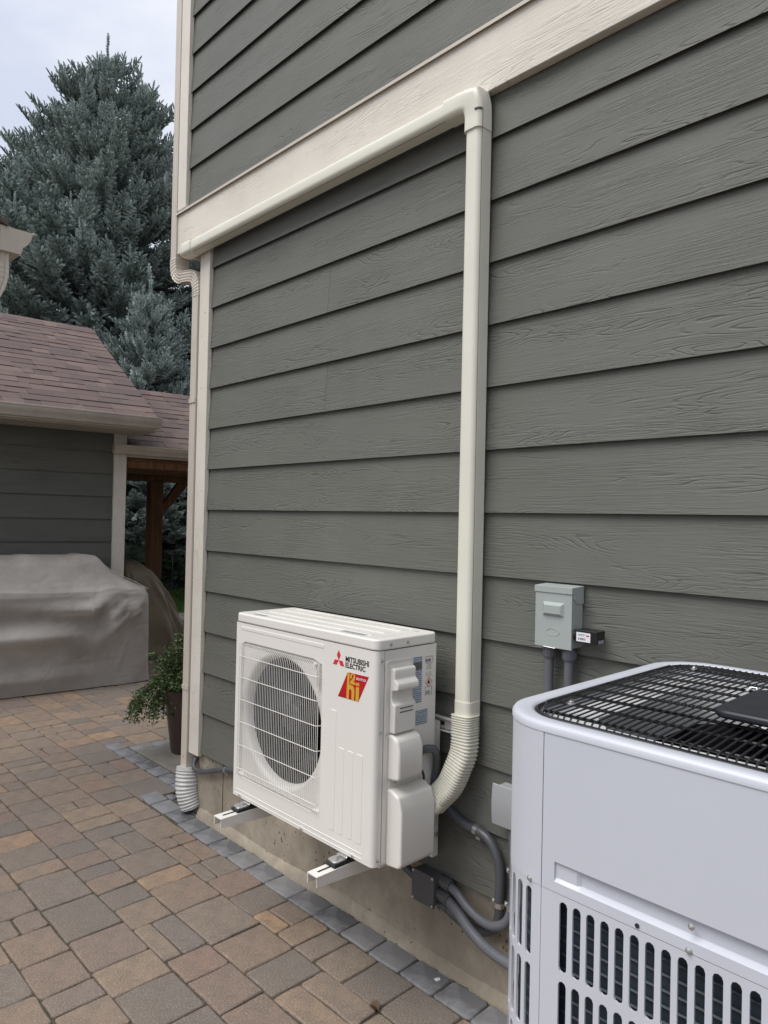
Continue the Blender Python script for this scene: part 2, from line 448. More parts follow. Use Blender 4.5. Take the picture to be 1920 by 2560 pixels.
def screw(parent, x, y, z, axis, r=.0045, mat=None, name='screw'):
    d = .0035
    sgn = -1 if axis == 'y' else 1
    m = MB().lathe([(r * 1.5, 0), (r * 1.5, sgn * d * .3), (r, sgn * d * .5), (r * .9, sgn * d), (r * .3, sgn * d * 1.2)], (x, y, z), axis, 8)
    return m.build(name, mat or M['zinc'], parent)
_fonts = {}
def text_o(s, name, mat, parent, x, y, z, size, plane='xz', sx=1.0, bold=0.0, shear=0.0, flip=False, align='LEFT', ext=.0003):
    cu = bpy.data.curves.new(name, 'FONT'); cu.body = s; cu.size = size; cu.extrude = ext; cu.offset = bold
    cu.shear = shear; cu.align_x = align; cu.space_line = .84; cu.resolution_u = 3
    t = bpy.data.objects.new(name, cu); C.objects.link(t)
    dg = bpy.context.evaluated_depsgraph_get(); me = bpy.data.meshes.new_from_object(t.evaluated_get(dg))
    bpy.data.objects.remove(t); bpy.data.curves.remove(cu)
    me.transform(Matrix.Diagonal((sx, 1, 1, 1)))
    me.materials.clear(); me.materials.append(mat)
    o = bpy.data.objects.new(name, me); C.objects.link(o); o.parent = parent
    o.location = (x, y, z)
    o.rotation_euler = (R(90), 0, 0) if plane == 'xz' else (R(90), 0, R(90))
    return o

GZ = -1.54      # ground level

# ------------------------------------------------------------------ ground
g = MB().add([(-150, -150, GZ - .022), (150, -150, GZ - .022), (150, 150, GZ - .022), (-150, 150, GZ - .022)], [(0, 1, 2, 3)]).build('ground', M['soil'])
tag(g, kind='structure')
g = MB().add([(-60, 2.72, GZ - .012), (-3.95, 2.72, GZ - .012), (-3.95, 40, GZ - .012), (-60, 40, GZ - .012)], [(0, 1, 2, 3)])
g.add([(-60, -20, GZ - .012), (-8.4, -20, GZ - .012), (-8.4, 2.72, GZ - .012), (-60, 2.72, GZ - .012)], [(0, 1, 2, 3)])
tag(g.build('lawn', M['lawn']), kind='structure')

def paver_mesh(w, d, h, tone, mat, rnd, rise=0.0):
    """tumbled paver centred on the origin, top at z = 0"""
    j = lambda a: rnd.uniform(-a, a)
    c = rnd.uniform(.003, .010)
    o = [(-w / 2 + c, -d / 2), (0 + j(.02), -d / 2 + j(.0018)), (w / 2 - c, -d / 2), (w / 2, -d / 2 + c), (w / 2 + j(.0018), j(.02)), (w / 2, d / 2 - c), (w / 2 - c, d / 2), (j(.02), d / 2 + j(.0018)), (-w / 2 + c, d / 2), (-w / 2, d / 2 - c), (-w / 2 + j(.0018), j(.02)), (-w / 2, -d / 2 + c)]
    o = [(x + j(.0026), y + j(.0026)) for x, y in o]; n = len(o)
    tx, ty = j(.005), j(.005)
    vs = [(x, y, -h) for x, y in o]
    vs += [(x, y, -.0060 + tx * x + ty * y + j(.0008)) for x, y in o]
    vs += [(x * (1 - .0035 / w), y * (1 - .0035 / d), -.0024 + tx * x + ty * y + j(.0006)) for x, y in o]
    vs += [(x * (1 - .011 / w), y * (1 - .011 / d), tx * x + ty * y + rise * 0) for x, y in o]
    fs = []
    for k in range(3): fs += [(k * n + i, k * n + (i + 1) % n, (k + 1) * n + (i + 1) % n, (k + 1) * n + i) for i in range(n)]
    fs.append(tuple(3 * n + i for i in range(n)))
    return vs, fs, n

def in_view(x, y):
    """ground area the camera can see, with a margin"""
    dx, dy = x - 3.2121, y + 1.8282
    a = math.degrees(math.atan2(dy, dx)) % 360
    dist = dx * math.cos(YAW) + dy * math.sin(YAW)
    return 100 < a < 167 and dist > 1.75 and not (x > -.3 and y > .05)

patio = empty('paver_patio', (0, 0, GZ), kind='structure')
rnd = random.Random(21)
joined = {'paver': MB(), 'edge_paver': MB()}
jt = {'paver': [], 'edge_paver': []}
count = [0]
def put_paver(cx, cy, w, d, tone, mat, name, rot=0.0):
    vs, fs, n = paver_mesh(w, d, .03, tone, mat, rnd)
    rise = rnd.uniform(-.0015, .0015)
    if in_view(cx, cy) and count[0] < 292:
        m = MB(); m.v = vs; m.f = fs; m.sm = [False] * len(fs)
        for i in range(n, len(fs) - 1): m.sm[i] = True
        m.sm[-1] = False
        me = m.mesh(name, mat, recalc=False)
        at = me.attributes.new('tone', 'FLOAT', 'FACE'); at.data.foreach_set('value', [tone] * len(fs))
        o = bpy.data.objects.new(name, me); C.objects.link(o); o.parent = patio
        o.location = (cx, cy, rise); o.rotation_euler = (0, 0, rot + rnd.uniform(-.008, .008)); count[0] += 1
    else:
        cr, sr = math.cos(rot), math.sin(rot)
        vv = [(cx + x * cr - y * sr, cy + x * sr + y * cr, z + rise) for x, y, z in vs]
        joined[name].add(vv, fs); jt[name] += [tone] * len(fs)

G = .005
def edge_y(x):
    """outer edge of the border: along the wall, then stepping back to run along the slab"""
    return -.118 if x > -.365 else .097
def solid(x, y):
    """where something else than the field pavers lies"""
    return x > -1.245 and y > edge_y(x)
# soldier border along the foundation
x = 4.0
xs = []
while x > -.31:
    w = rnd.choice([.15, .152, .146, .16]); xs.append((x - w / 2, w)); x -= w
for cx, w in xs:
    put_paver(cx, -.062 + (.012 if cx < -.05 else 0), w - G, .106, rnd.random(), M['edge'], 'edge_paver', rnd.uniform(-.01, .01))
x = -.17
while x > -1.25:
    w = rnd.choice([.145, .15, .16]); put_paver(x - w / 2, .149, w - G, .096, rnd.random(), M['edge'], 'edge_paver', rnd.uniform(-.015, .015)); x -= w
put_paver(-.27, .068, .11, .045, .6, M['edge'], 'edge_paver', .12)
put_paver(-.315, .03, .07, .04, .2, M['edge'], 'edge_paver', -.2)
y = .205
while y < 2.5:
    w = rnd.choice([.15, .155]); put_paver(-1.198, y + w / 2, .098, w - G, rnd.random(), M['edge'], 'edge_paver'); y += w
# field: courses parallel to the house wall
seqd = [.172, .208, .165, .205, .17, .21, .165, .2, .172, .205, .17, .2, .17, .21, .165, .2]
ytop = -.118
courses = []
y = ytop
for d in seqd: courses.append((y - d, y)); y -= d
y = ytop
for d in [.215, .17, .208, .165, .2, .17, .21, .168, .2, .17, .2, .17, .205, .17, .2, .17]: courses.append((y, y + d)); y += d
for (y0, y1) in courses:
    d = y1 - y0; cy = (y0 + y1) / 2
    x = 4.0 + rnd.uniform(0, .2)
    while x > -4.3:
        r = rnd.random()
        w = rnd.choice([.12, .145, .165, .205, .22, .27] if d > .19 else [.11, .135, .15, .17, .20, .25])
        cx = x - w / 2
        if solid(x - .01, y1 - .01) or solid(x - .01, y0 + .02) or solid(cx, y1 - .012):
            if x > -.365: x = -.3655; continue
            if x > -1.252: x = -1.2525; continue
            x -= .02; continue
        if r < .12:
            h2 = d * rnd.choice([.36, .42, .5])
            put_paver(cx, y0 + h2 / 2, w - G, h2 - G, rnd.random(), M['paver'], 'paver')
            put_paver(cx, y0 + h2 + (d - h2) / 2, w - G, d - h2 - G, rnd.random(), M['paver'], 'paver')
        elif r < .22 and w > .2:
            put_paver(x - w * .3, cy, w * .6 - G, d - G, rnd.random(), M['paver'], 'paver')
            h2 = d * .5; xx = x - w * .8
            put_paver(xx, y0 + h2 / 2, w * .4 - G, h2 - G, rnd.random(), M['paver'], 'paver')
            put_paver(xx, y1 - h2 / 2, w * .4 - G, h2 - G, rnd.random(), M['paver'], 'paver')
        else:
            put_paver(cx, cy, w - G, d - G, rnd.random(), M['paver'], 'paver')
        x -= w
for nm in joined:
    m = joined[nm]
    if not m.f: continue
    me = m.mesh(nm, M['paver'] if nm == 'paver' else M['edge'], recalc=False)
    at = me.attributes.new('tone', 'FLOAT', 'FACE'); at.data.foreach_set('value', jt[nm])
    o = bpy.data.objects.new(nm, me); C.objects.link(o); o.parent = patio; o['kind'] = 'stuff'
# sand and grit in the joints, just below the paver tops
MB().add([(-4.4, -3.2, -.0075), (4.4, -3.2, -.0075), (4.4, .04, -.0075), (-4.4, .04, -.0075), (-1.2, .04, -.0075), (-1.2, 2.7, -.0075), (-4.4, 2.7, -.0075)],
         [(0, 1, 2, 3, 4), (4, 5, 6, 3)]).build('joint_sand', M['soil'], patio)
# concrete pad beside the house
pad = MB().prism([(-1.146, .208), (-.12, .208), (-.12, 2.6), (-1.146, 2.6)], 'z', GZ - .02, GZ + .002)
tag(pad.build('concrete_pad', M['pad'], None, .006), kind='structure')

# ------------------------------------------------------------------ house
house = empty('house', (0, 0, 0), label='grey lap-sided two-storey house with cream corner boards and a cream belly band', cat='house')
box_o('wall_core', M['siding'], .012, .032, -1.215, 6.5, 7, 1.36, house)
upc = MB().box(-.285, .024, 1.385, 6.5, 7, 4.3)
upc.build('upper_wall_core', M['siding'], house)
fm = MB()
# foundation wall with a rough poured toe
fm.box(-.055, .0205, -1.70, 6.5, .3, -1.195)
fm.build('foundation_wall', M['concrete'], house)
toe = MB(); n = 300; vs = []
rf = random.Random(3)
for i in range(n + 1):
    xx = .0 + i * 6.4 / n
    a = .016 + rf.uniform(-.003, .004) + .006 * math.sin(i * .21); hz = GZ + .034 + rf.uniform(-.003, .003) + .006 * math.sin(i * .13 + 1)
    vs += [(xx, .0195, hz), (xx, .0195 - a * .8, hz - .012), (xx, .0195 - a - .012 + rf.uniform(-.003, .003), GZ - .012)]
fs = []
for i in range(n):
    for k in range(2): fs.append((i * 3 + k, i * 3 + k + 1, i * 3 + k + 4, i * 3 + k + 3))
toe.add(vs, fs, True); toe.build('foundation_toe', M['concrete'], house, sharp=80)
MB().box(.2085, .0185, -1.53, .2115, .0215, -1.22).build('foundation_joint', M['soil'], house)
S = .2032
def plank(x0, x1, z0, yoff=0.0, h=.242, z1=None):
    z1 = z1 or z0 + h
    t = .0175 * (z1 - z0) / h
    prof = [(yoff, z0), (yoff + .0022, z0), (yoff + .0028, z0 + .009), (yoff + .0108, z0 + .009), (yoff + t + .0095, z1), (yoff + t, z1)]
    m = MB().prism([(y, z - z0) for y, z in prof], 'x', 0, x1 - x0)
    o = m.build('siding_plank', M['siding'], house, .0012, 1); o.location = (x0, 0, z0); return o
joints = {4: .952, 1: 4.0, 2: .945, 0: 4.4, 5: 3.9, -1: 3.3, -3: 3.9, 3: 4.1, -2: 4.9, 6: 3.9}
for k in range(-6, 7):
    z0 = k * S; z1 = None
    if k == 6: z1 = 1.372
    j = joints.get(k)
    if j:
        plank(.022, j - .0002, z0, 0, z1=z1); plank(j + .0002, 6.4, z0, 0, z1=z1)
    else: plank(.022, 6.4, z0, 0, z1=z1)
for k in range(0, 12):
    z0 = 1.5925 + k * S
    j = [3.1, 1.5, 4.0, 2.1, .9, 3.3][k % 6]
    plank(-.212, j - .0006, z0, -.015); plank(j + .0006, 6.4, z0, -.015)
# left side wall planks (seen only from further left)
for k in range(-6, 6):
    m = MB().prism([(-.070, 0), (-.0625, 0), (-.0485, .242), (-.056, .242)], 'y', .1, 6.9); m.build('siding_plank', M['siding'], house).location = (0, 0, k * S)
box_o('side_wall_core', M['siding'], -.05, .07, -1.21, .01, 6.95, 1.36, house)
# belly band, flashing, trims
box_o('belly_band', M['trim_h'], -.307, -.022, 1.366, 6.5, .010, 1.578, house, .003)
fl = MB().prism([(-.034, 1.572), (-.034, 1.584), (-.012, 1.592), (.01, 1.592), (.01, 1.5795), (-.032, 1.5795)], 'x', -.312, 6.5)
fl.build('band_flashing', M['spout'], house)
box_o('belly_band_return', M['trim_h'], -.307, .0105, 1.366, -.285, 6.9, 1.578, house, .003)
box_o('overhang_soffit', M['soffit'], -.284, .0115, 1.368, -.0745, 6.9, 1.382, house)
box_o('corner_board', M['trim_v'], -.072, -.013, -1.235, .022, .012, 1.365, house, .003)
box_o('corner_board', M['trim_v'], -.072, .0125, -1.235, -.047, .1, 1.365, house, .003)
box_o('corner_board', M['trim_v'], -.302, -.03, 1.593, -.212, -.004, 4.3, house, .003)
box_o('corner_board', M['trim_v'], -.302, -.0035, 1.593, -.277, .09, 4.3, house, .003)
# nail heads on the trims
for z in (1.0, .62, .1, -.35, -.72, -1.05):
    o = screw(house, -.02 + .02 * math.sin(z * 9), -.013, z, 'y', .0022, M['trim_v'], 'nail_head')

# ------------------------------------------------------------------ downspout on the corner
ds = empty('downspout', (-.1, .01, GZ), label='cream rectangular downspout with an elbow offset running down the house corner', cat='downspout')
def o_at(o): o.location = (0.1, -.01, -GZ); return o
def ribbed(w, d, nr=4, depth=.0035):
    """rectangular spout section with corrugated front; (p,q) in section plane"""
    pts = []
    for k in range(nr * 4 + 1):
        q = -w / 2 + w * k / (nr * 4); pts.append((d / 2 - (depth if (k % 4 == 2) else 0), q))
    pts += [(-d / 2, w / 2), (-d / 2, -w / 2)]
    return pts
# section: p = towards the viewer (-y), q = along x
def spout(name, pts, w=.062, d=.078, crinkle=0, mat=None, ribs=2, par=None):
    path = []
    P = [Vector(p) for p in pts]
    m = MB()
    sec = ribbed(w, d, ribs)
    if crinkle:
        path = bz(pts, crinkle); rr = [1 + (.05 if i % 2 else -.015) for i in range(len(path))]
    else: path = P; rr = [1.0] * len(P)
    m.tube(path, rr, caps=True, smooth=False, section=sec, upv=(0, -1, 0))
    o = m.build(name, mat or M['spout'], par or ds); return o_at(o) if par is None else o
YS = .018
spout('upper_pipe', [(-.334, YS - .01, 4.3), (-.334, YS - .01, 1.345)], .056)
spout('elbow', [(-.334, YS - .01, 1.35), (-.334, YS - .01, 1.315), (-.323, YS - .008, 1.27), (-.29, YS - .004, 1.243), (-.255, YS - .004, 1.236)], .062, crinkle=5, ribs=4)
spout('offset_pipe', [(-.262, YS - .004, 1.2365), (-.16, YS - .002, 1.221)], .058, ribs=4)
spout('elbow', [(-.17, YS - .002, 1.222), (-.135, YS, 1.208), (-.112, YS, 1.17), (-.104, YS, 1.13), (-.104, YS, 1.10)], .060, crinkle=5, ribs=4)
spout('lower_pipe', [(-.104, YS, 1.115), (-.106, YS, -1.34)], .056)
for z in (-.92, .55):
    o_at(MB().box(-.136, -.025, z, -.074, -.0215, z + .022).build('strap', M['spout'], ds))
for (sx, sz) in ((-.105, -.905), (-.107, -1.262), (-.333, 1.372), (-.103, 1.1)):
    o_at(screw(ds, sx, -.0218, sz, 'y', .0028, M['zinc']))
# white corrugated adaptor at the foot
path = bz([(-.100, .006, -1.318), (-.094, .0, -1.36), (-.086, -.004, -1.42), (-.074, .0, -1.47), (-.06, .01, -1.515)], 26)
rr = []
for i, p in enumerate(path):
    base = [1.0, 1.0][0] * (1.03 if i < 8 else 1.0 + .06 * math.sin(i / len(path) * PI) - .10 * (i / len(path)))
    rr.append(base * (1 + (.055 * math.sin(i * 2 * PI / 8.0) if 8 < i else 0)))
tb = MB().tube(path, [.059 * q for q in rr], 20, True, True, upv=(0, -1, 0))
hose = tb.build('corrugated_hose', M['flexend'], ds); o_at(hose)
# debris where the adaptor meets the ground
rg = random.Random(5); m = MB()
for i in range(150):
    a = rg.random()
    cx, cy = -.06 + rg.gauss(0, .06) + a * .16, .0 + rg.gauss(0, .016) - .004; s = rg.uniform(.0025, .008)
    if cy > .018: continue
    vs = [(cx + s * rg.uniform(.5, 1) * math.cos(t) , cy + s * rg.uniform(.5, 1) * math.sin(t), GZ - .006) for t in (0, 1.3, 2.6, 3.9, 5.1)]
    m.add(vs + [(cx, cy, GZ - .006 + s * 1.1)], [(i2, (i2 + 1) % 5, 5) for i2 in range(5)])
for i in range(620):
    cx, cy = rg.uniform(.02, 2.35), rg.gauss(-.004, .006); s = rg.uniform(.0012, .0042)
    vs = [(cx + s * rg.uniform(.5, 1.2) * math.cos(t), cy + s * rg.uniform(.5, 1) * math.sin(t), GZ - .010) for t in (0, 1.3, 2.6, 3.9, 5.1)]
    m.add(vs + [(cx, cy, GZ - .006 + s)], [(i2, (i2 + 1) % 5, 5) for i2 in range(5)])
gv = m.build('gravel', M['stone']); tag(gv, kind='stuff', label='small pale gravel and grit at the downspout foot and along the wall')

# conduit at the corner
def hose_o(name, pts, r, mat, parent, ribs=0, n=12, sub=16):
    path = bz(pts, sub); rr = r
    if ribs: rr = [r * (1 + .02 * math.sin(i * ribs)) for i in range(len(path))]
    return MB().tube(path, rr, n).build(name, mat, parent)
def clamp(parent, p, d, r, foot=None, name='strap'):
    """metal strap around a hose at p with hose direction d"""
    p = Vector(p); d = Vector(d).normalized(); m = MB()
    m.tube([p - d * .008, p - d * .0075, p + d * .0075, p + d * .008], [r * 1.02, r * 1.13, r * 1.13, r * 1.02], 14)
    if foot:
        f = Vector(foot); e = p + f * (r * 1.9)
        a = Vector((0, -1, 0)); s = d * .008; q = p + f * r * .9
        vs = [q - s, q + s, e + s, e - s]; vs += [v + Vector((0, .003, 0)) for v in vs]
        m.add(vs, [(0, 1, 2, 3), (4, 7, 6, 5), (0, 4, 5, 1), (1, 5, 6, 2), (2, 6, 7, 3), (3, 7, 4, 0)])
    o = m.build(name, M['zinc'], parent)
    if foot: screw(parent, e.x - f.x * .005, e.y - .001, e.z - f.z * .005, 'y', .003)
    return o
ch = empty('conduit_hose', (0, 0, 0), label='grey flexible conduit curling out from the corner below the lowest siding plank', cat='conduit')
hose_o('hose', [(-.035, .06, -1.235), (-.034, .012, -1.262), (-.020, -.008, -1.296), (.03, -.008, -1.304), (.10, -.006, -1.290), (.19, -.006, -1.258), (.29, -.006, -1.229), (.40, -.004, -1.215), (.6, .0, -1.213)], .0125, M['pvc_hose'], ch)
clamp(ch, (.275, -.006, -1.233), (1, 0, .3), .0125, (.45, 0, -1))

# ------------------------------------------------------------------ line-set channel
lc = empty('line_set_channel', (1.755, -.01, -.60), label='ivory pipe channel along the belly band and down the siding to the heat pump', cat='pipe cover')
def lcb(o): o.location = (-1.755, .01, .60); return o
def chprof(w, d, r=.022, n=5):
    """section in (u across, v out from wall); u in [-w/2,w/2]"""
    pts = [(-w / 2, 0), (-w / 2, d - r)]
    for k in range(1, n + 1):
        a = R(180 - 90 * k / n); pts.append((-w / 2 + r + r * math.cos(a), d - r + r * math.sin(a)))
    for k in range(0, n):
        a = R(90 - 90 * k / n); pts.append((w / 2 - r + r * math.cos(a), d - r + r * math.sin(a)))
    pts += [(w / 2, d - r), (w / 2, 0)]
    return pts
YB = -.0105
YH = -.0225
# vertical run: backing tray and snap-on cover with a seam between them
cv = chprof(.063, .057, .019)
xc = 1.7515
lcb(MB().prism([(xc + u, YB - v) for u, v in cv if True], 'z', -.612, 1.262, True).build('vertical_cover', M['channel'], lc, sharp=50))
lcb(MB().box(xc + .0312, YB - .0435, -.61, xc + .0319, YB - .0415, 1.26).build('seam', M['channel_dark'], lc))
lcb(MB().box(xc + .0310, YB - .0413, -.61, xc + .0328, YB + .004, 1.26).build('vertical_tray', M['channel'], lc, .0006, 1))
# horizontal run
zc = 1.3365
lcb(MB().prism([(YH - v, zc - u) for u, v in cv], 'x', -.10, 1.70, True).build('horizontal_cover', M['channel'], lc, sharp=50))
lcb(MB().box(-.10, YH - .0435, zc - .0319, 1.70, YH - .0415, zc - .0312).build('seam', M['channel_dark'], lc))
lcb(MB().box(-.10, YH - .0413, zc - .0328, 1.70, YH + .0, zc - .0310).build('horizontal_tray', M['channel'], lc, .0006, 1))
# end cap: wider sleeve with a sloping end
cw = chprof(.071, .0615, .021)
vs = []
for (xx, sc) in ((-.058, 1), (-.15, 1), (-.172, .9), (-.176, .80)):
    for u, v in cw: vs.append((xx - (0 if sc == 1 else 0), YH - v * (sc if sc < 1 else 1), zc - u * (sc if sc < 1 else 1)))
n = len(cw); fs = [(i * n + k, i * n + (k + 1) % n, (i + 1) * n + (k + 1) % n, (i + 1) * n + k) for i in range(3) for k in range(n)]
m = MB().add(vs, fs, True); m.add(vs[-n:], [tuple(range(n))]); m.add(vs[:n], [tuple(range(n))[::-1]])
lcb(m.build('end_cap', M['channel'], lc, sharp=45))
# elbow: flat 90 degree body made by sweeping the wider section round a tight corner
def sweepch(prof, frames):
    vs = []; n = len(prof)
    for fi, (cx, cz, ux, uz, sc) in enumerate(frames):      # centre, direction of +u (outer side), scale
        yb_ = YH + (YB - YH) * max(0, min(1, (fi - 2) / 4))
        for u, v in prof: vs.append((cx + ux * u * sc, yb_ - v, cz + uz * u * sc))
    fs = [(i * n + k, i * n + (k + 1) % n, (i + 1) * n + (k + 1) % n, (i + 1) * n + k) for i in range(len(frames) - 1) for k in range(n)]
    m = MB().add(vs, fs, True); m.add(vs[:n], [tuple(range(n))[::-1]]); m.add(vs[-n:], [tuple(range(n))]); return m
ce = chprof(.0715, .063, .019)
fr = [(1.640, zc, 0, 1, 1), (1.675, zc, 0, 1, 1)]
h = .043
fr.append((1.69, zc, 0, 1, 1))
# mitred outer corner with a chamfer
for a in (22.5, 45, 67.5):
    # inner corner pivot
    px, pz = xc - .052, zc - .052
    L = .052 / max(math.cos(R(a)), math.sin(R(a))) * (1.0 if a != 45 else .90)
    cx, cz = px + L * math.sin(R(a)), pz + L * math.cos(R(a))
    sc = L / .052
    fr.append((cx, cz, math.sin(R(a)), math.cos(R(a)), sc if a != 45 else sc))
fr += [(xc, zc - .055, 1, 0, 1), (xc, zc - .07, 1, 0, 1), (xc, 1.235, 1, 0, 1)]
lcb(sweepch(ce, fr).build('elbow', M['channel'], lc, sharp=30))
lcb(MB().box(xc + .0353, YB - .0475, 1.2355, xc + .0361, YB - .0455, zc - .04).build('seam', M['channel_dark'], lc))
lcb(MB().tube([(xc + .0165, YB - .0640, 1.291), (xc + .0250, YB - .0615, 1.292), (xc + .0325, YB - .0560, 1.292), (xc + .0350, YB - .0500, 1.291)], .0042, 8).build('slot', M['channel_dark'], lc))
# collar and corrugated flexible section
cc = chprof(.0665, .060, .020)
lcb(MB().prism([(xc + .0025 + u, YB - v) for u, v in cc], 'z', -.652, -.606, True).build('collar', M['channel'], lc, sharp=50))
fpath = bz([(1.7565, -.046, -.65), (1.759, -.048, -.70), (1.760, -.054, -.765), (1.744, -.068, -.828), (1.724, -.080, -.880), (1.692, -.097, -.922)], 26)
sec = [(p, q) for q, p in rrect(-.0385, -.035, .0385, .035, .019, 5)]
rr = [(1.0 - .05 * i / len(fpath)) * (1.045 if (i % 4) < 2 else .935) for i in range(len(fpath))]
m = MB().tube(fpath, rr, section=sec, upv=(0, -1, 0), smooth=True)
lcb(m.build('corrugated_section', M['channel'], lc, sharp=30))
e0 = Vector(fpath[-1]); ed = (Vector(fpath[-1]) - Vector(fpath[-4])).normalized()
m = MB().tube([e0 - ed * .004, e0 + ed * .026, e0 + ed * .028, e0 + ed * .07], [1.03, 1.03, .9, .88], section=sec, upv=(0, -1, 0))
lcb(m.build('end_adaptor', M['channel'], lc, sharp=40))

# ------------------------------------------------------------------ heat pump on wall bracket
W, D, H = .7804, .2684, .6933
hp = empty('heat_pump_unit', (.8727, -.3434, -1.0855), label='white heat pump with a round fan behind a wire grille, bracketed to the wall', cat='heat pump')
hw = M['white']
def ring(outer, inner):
    n = len(outer); return [(i, (i + 1) % n, n + (i + 1) % n, n + i) for i in range(n)]
ocx, ocz = .2765, .3325
ang = sorted(set([k * 7.5 for k in range(48)] + [math.degrees(math.atan2(b - ocz, a - ocx)) % 360 for a in (0.0, .762) for b in (0.0, .655)]))
def raybox(a, x0, z0, x1, z1):
    dx, dz = math.cos(R(a)), math.sin(R(a)); t = 1e9
    if dx > 1e-9: t = min(t, (x1 - ocx) / dx)
    if dx < -1e-9: t = min(t, (x0 - ocx) / dx)
    if dz > 1e-9: t = min(t, (z1 - ocz) / dz)
    if dz < -1e-9: t = min(t, (z0 - ocz) / dz)
    return ocx + dx * t, ocz + dz * t
def rayrr(a, x0, z0, x1, z1, r):
    x, z = raybox(a, x0, z0, x1, z1)
    cx = min(max(x, x0 + r), x1 - r); cz = min(max(z, z0 + r), z1 - r)
    if (x < x0 + r or x > x1 - r) and (z < z0 + r or z > z1 - r):
        dx, dz = x - cx, z - cz; d = math.hypot(dx, dz)
        if d > r:
            # intersect ray from centre with corner circle
            ux, uz = math.cos(R(a)), math.sin(R(a)); bx, bz_ = ocx - cx, ocz - cz
            B = bx * ux + bz_ * uz; Cc = bx * bx + bz_ * bz_ - r * r; t = -B + math.sqrt(max(0, B * B - Cc)); return ocx + ux * t, ocz + uz * t
    return x, z
OB = (.033, .078, .520, .587)
outer = [raybox(a, 0, 0, .762, .655) for a in ang]
inn = [rayrr(a, *OB, .022) for a in ang]
inn2 = [rayrr(a, OB[0] + .006, OB[1] + .006, OB[2] - .006, OB[3] - .006, .018) for a in ang]
circ = [(ocx + .239 * math.cos(R(a)), ocz + .239 * math.sin(R(a))) for a in ang]
n = len(ang)
MB().add([(x, 0, z) for x, z in outer] + [(x, 0, z) for x, z in inn], ring(outer, inn)).build('front_panel', hw, hp)
m = MB()
m.add([(x, 0, z) for x, z in inn] + [(x, .010, z) for x, z in inn2], ring(inn, inn2), True)
m.add([(x, .010, z) for x, z in inn2] + [(x, .012, z) for x, z in circ], ring(inn2, circ))
# rounded right corner wrapping onto the side, left return, top and bottom lips
cor = [(.76195 + .01845 * math.sin(R(a)), .01835 - .0184 * math.cos(R(a))) for a in range(0, 91, 15)] + [(W, .031)]
m.add([(x, y, 0) for x, y in cor] + [(x, y, .655) for x, y in cor], [(i, i + 1, len(cor) + i + 1, len(cor) + i) for i in range(len(cor) - 1)], True)
m.add([(0, 0, 0), (0, 0, .655), (0, .03, .655), (0, .03, 0)], [(0, 1, 2, 3)])
m.add([(0, 0, 0), (.762, 0, 0), (.762, .03, 0), (0, .03, 0)], [(0, 1, 2, 3)])
m.build('panel_edge', hw, hp, sharp=35)
# bell mouth, deep ring
prof = [(.239, .012), (.232, .014), (.225, .022), (.221, .035), (.220, .046)]
m = MB().lathe(prof, (ocx, 0, ocz), 'y', 64, True, False); m.build('fan_shroud', M['white2'], hp)
# inner cavity
MB().lathe([(.2202, .0462), (.2202, .125), (.226, .150)], (ocx, 0, ocz), 'y', 64, True, False).build('shroud_throat', M['dark'], hp)
m = MB(); m.add([(0.01, .20, .03), (.55, .20, .03), (.55, .20, .64), (.01, .20, .64)], [(0, 1, 2, 3)])
for k in range(60):
    zz = .04 + k * .01; m.box(.012, .195, zz, .548, .199, zz + .002)
m.build('coil', M['dark'], hp)
box_o('partition', M['dark'], .55, .032, .03, .555, .2, .64, hp)
# fan
fan = MB().lathe([(.001, -.03), (.045, -.03), (.055, -.022), (.058, 0), (.058, .03)], (ocx, .085, ocz), 'y', 24).build('fan', M['motor'], hp)
for b in range(3):
    m = MB(); vs = []; a0 = R(120 * b + 25); nu, nv = 8, 10
    for i in range(nu + 1):
        rr_ = .055 + (.212 - .055) * i / nu
        spread = R(46 + 34 * i / nu); sweep = R(34) * (i / nu) ** 1.5
        for j in range(nv + 1):
            t = j / nv - .5; a = a0 + sweep + spread * t
            y = .085 - .028 * t * 2 * (1 - .25 * i / nu) + .01 * (t * 2) ** 2
            vs.append((ocx + rr_ * math.cos(a), y, ocz + rr_ * math.sin(a)))
    fs = [(i * (nv + 1) + j, i * (nv + 1) + j + 1, (i + 1) * (nv + 1) + j + 1, (i + 1) * (nv + 1) + j) for i in range(nu) for j in range(nv)]
    o = m.add(vs, fs, True).build('fan_blade', M['blade'], fan)
    md = o.modifiers.new('thick', 'SOLIDIFY'); md.thickness = .003
# guard of welded wire
m = MB()
NW = 46
for i in range(NW):
    x = .043 + i * (.506 - .043) / (NW - 1)
    m.tube([(x, .008, .0825), (x, -.008, .088), (x, -.012, .098), (x, -.012, .545), (x, -.008, .565), (x, .008, .583)], .00115, 4, False, True)
for z in (.115, .203, .289, .372, .454, .533):
    m.tube([(.0355, .008, z), (.040, -.010, z), (.046, -.0138, z), (.503, -.0138, z), (.510, -.010, z), (.5155, .008, z)], .0014, 5, False, True)
for z in (.0845, .575): m.tube([(.0365, .006, z), (.515, .006, z)], .0014, 5, False, True)
for x in (.0375, .0145 + .4985): m.tube([(x, -.0095, .087), (x, -.0095, .58)], .0013, 5, False, True)
m.build('fan_guard', M['wire'], hp)
MB().box(.489, -.006, .50, .5, -.002, .575).tube([(.495, -.010, .573), (.495, -.016, .573)], .006, 8).build('guard_clip', hw, hp)
# lid
lid = MB(); pr = rrect(-.003, -.003, W + .003, D + .003, .022, 5)
lid.prism(pr, 'z', .6555, .6905, True); lid.build('lid', hw, hp, .007, 4)
for (a, b) in ((.045, .062), (.105, .135), (.175, .205), (.235, .246)):
    MB().box(.06, a, .6895, .70, b, .6925).build('lid_rib', hw, hp, .0015, 2)
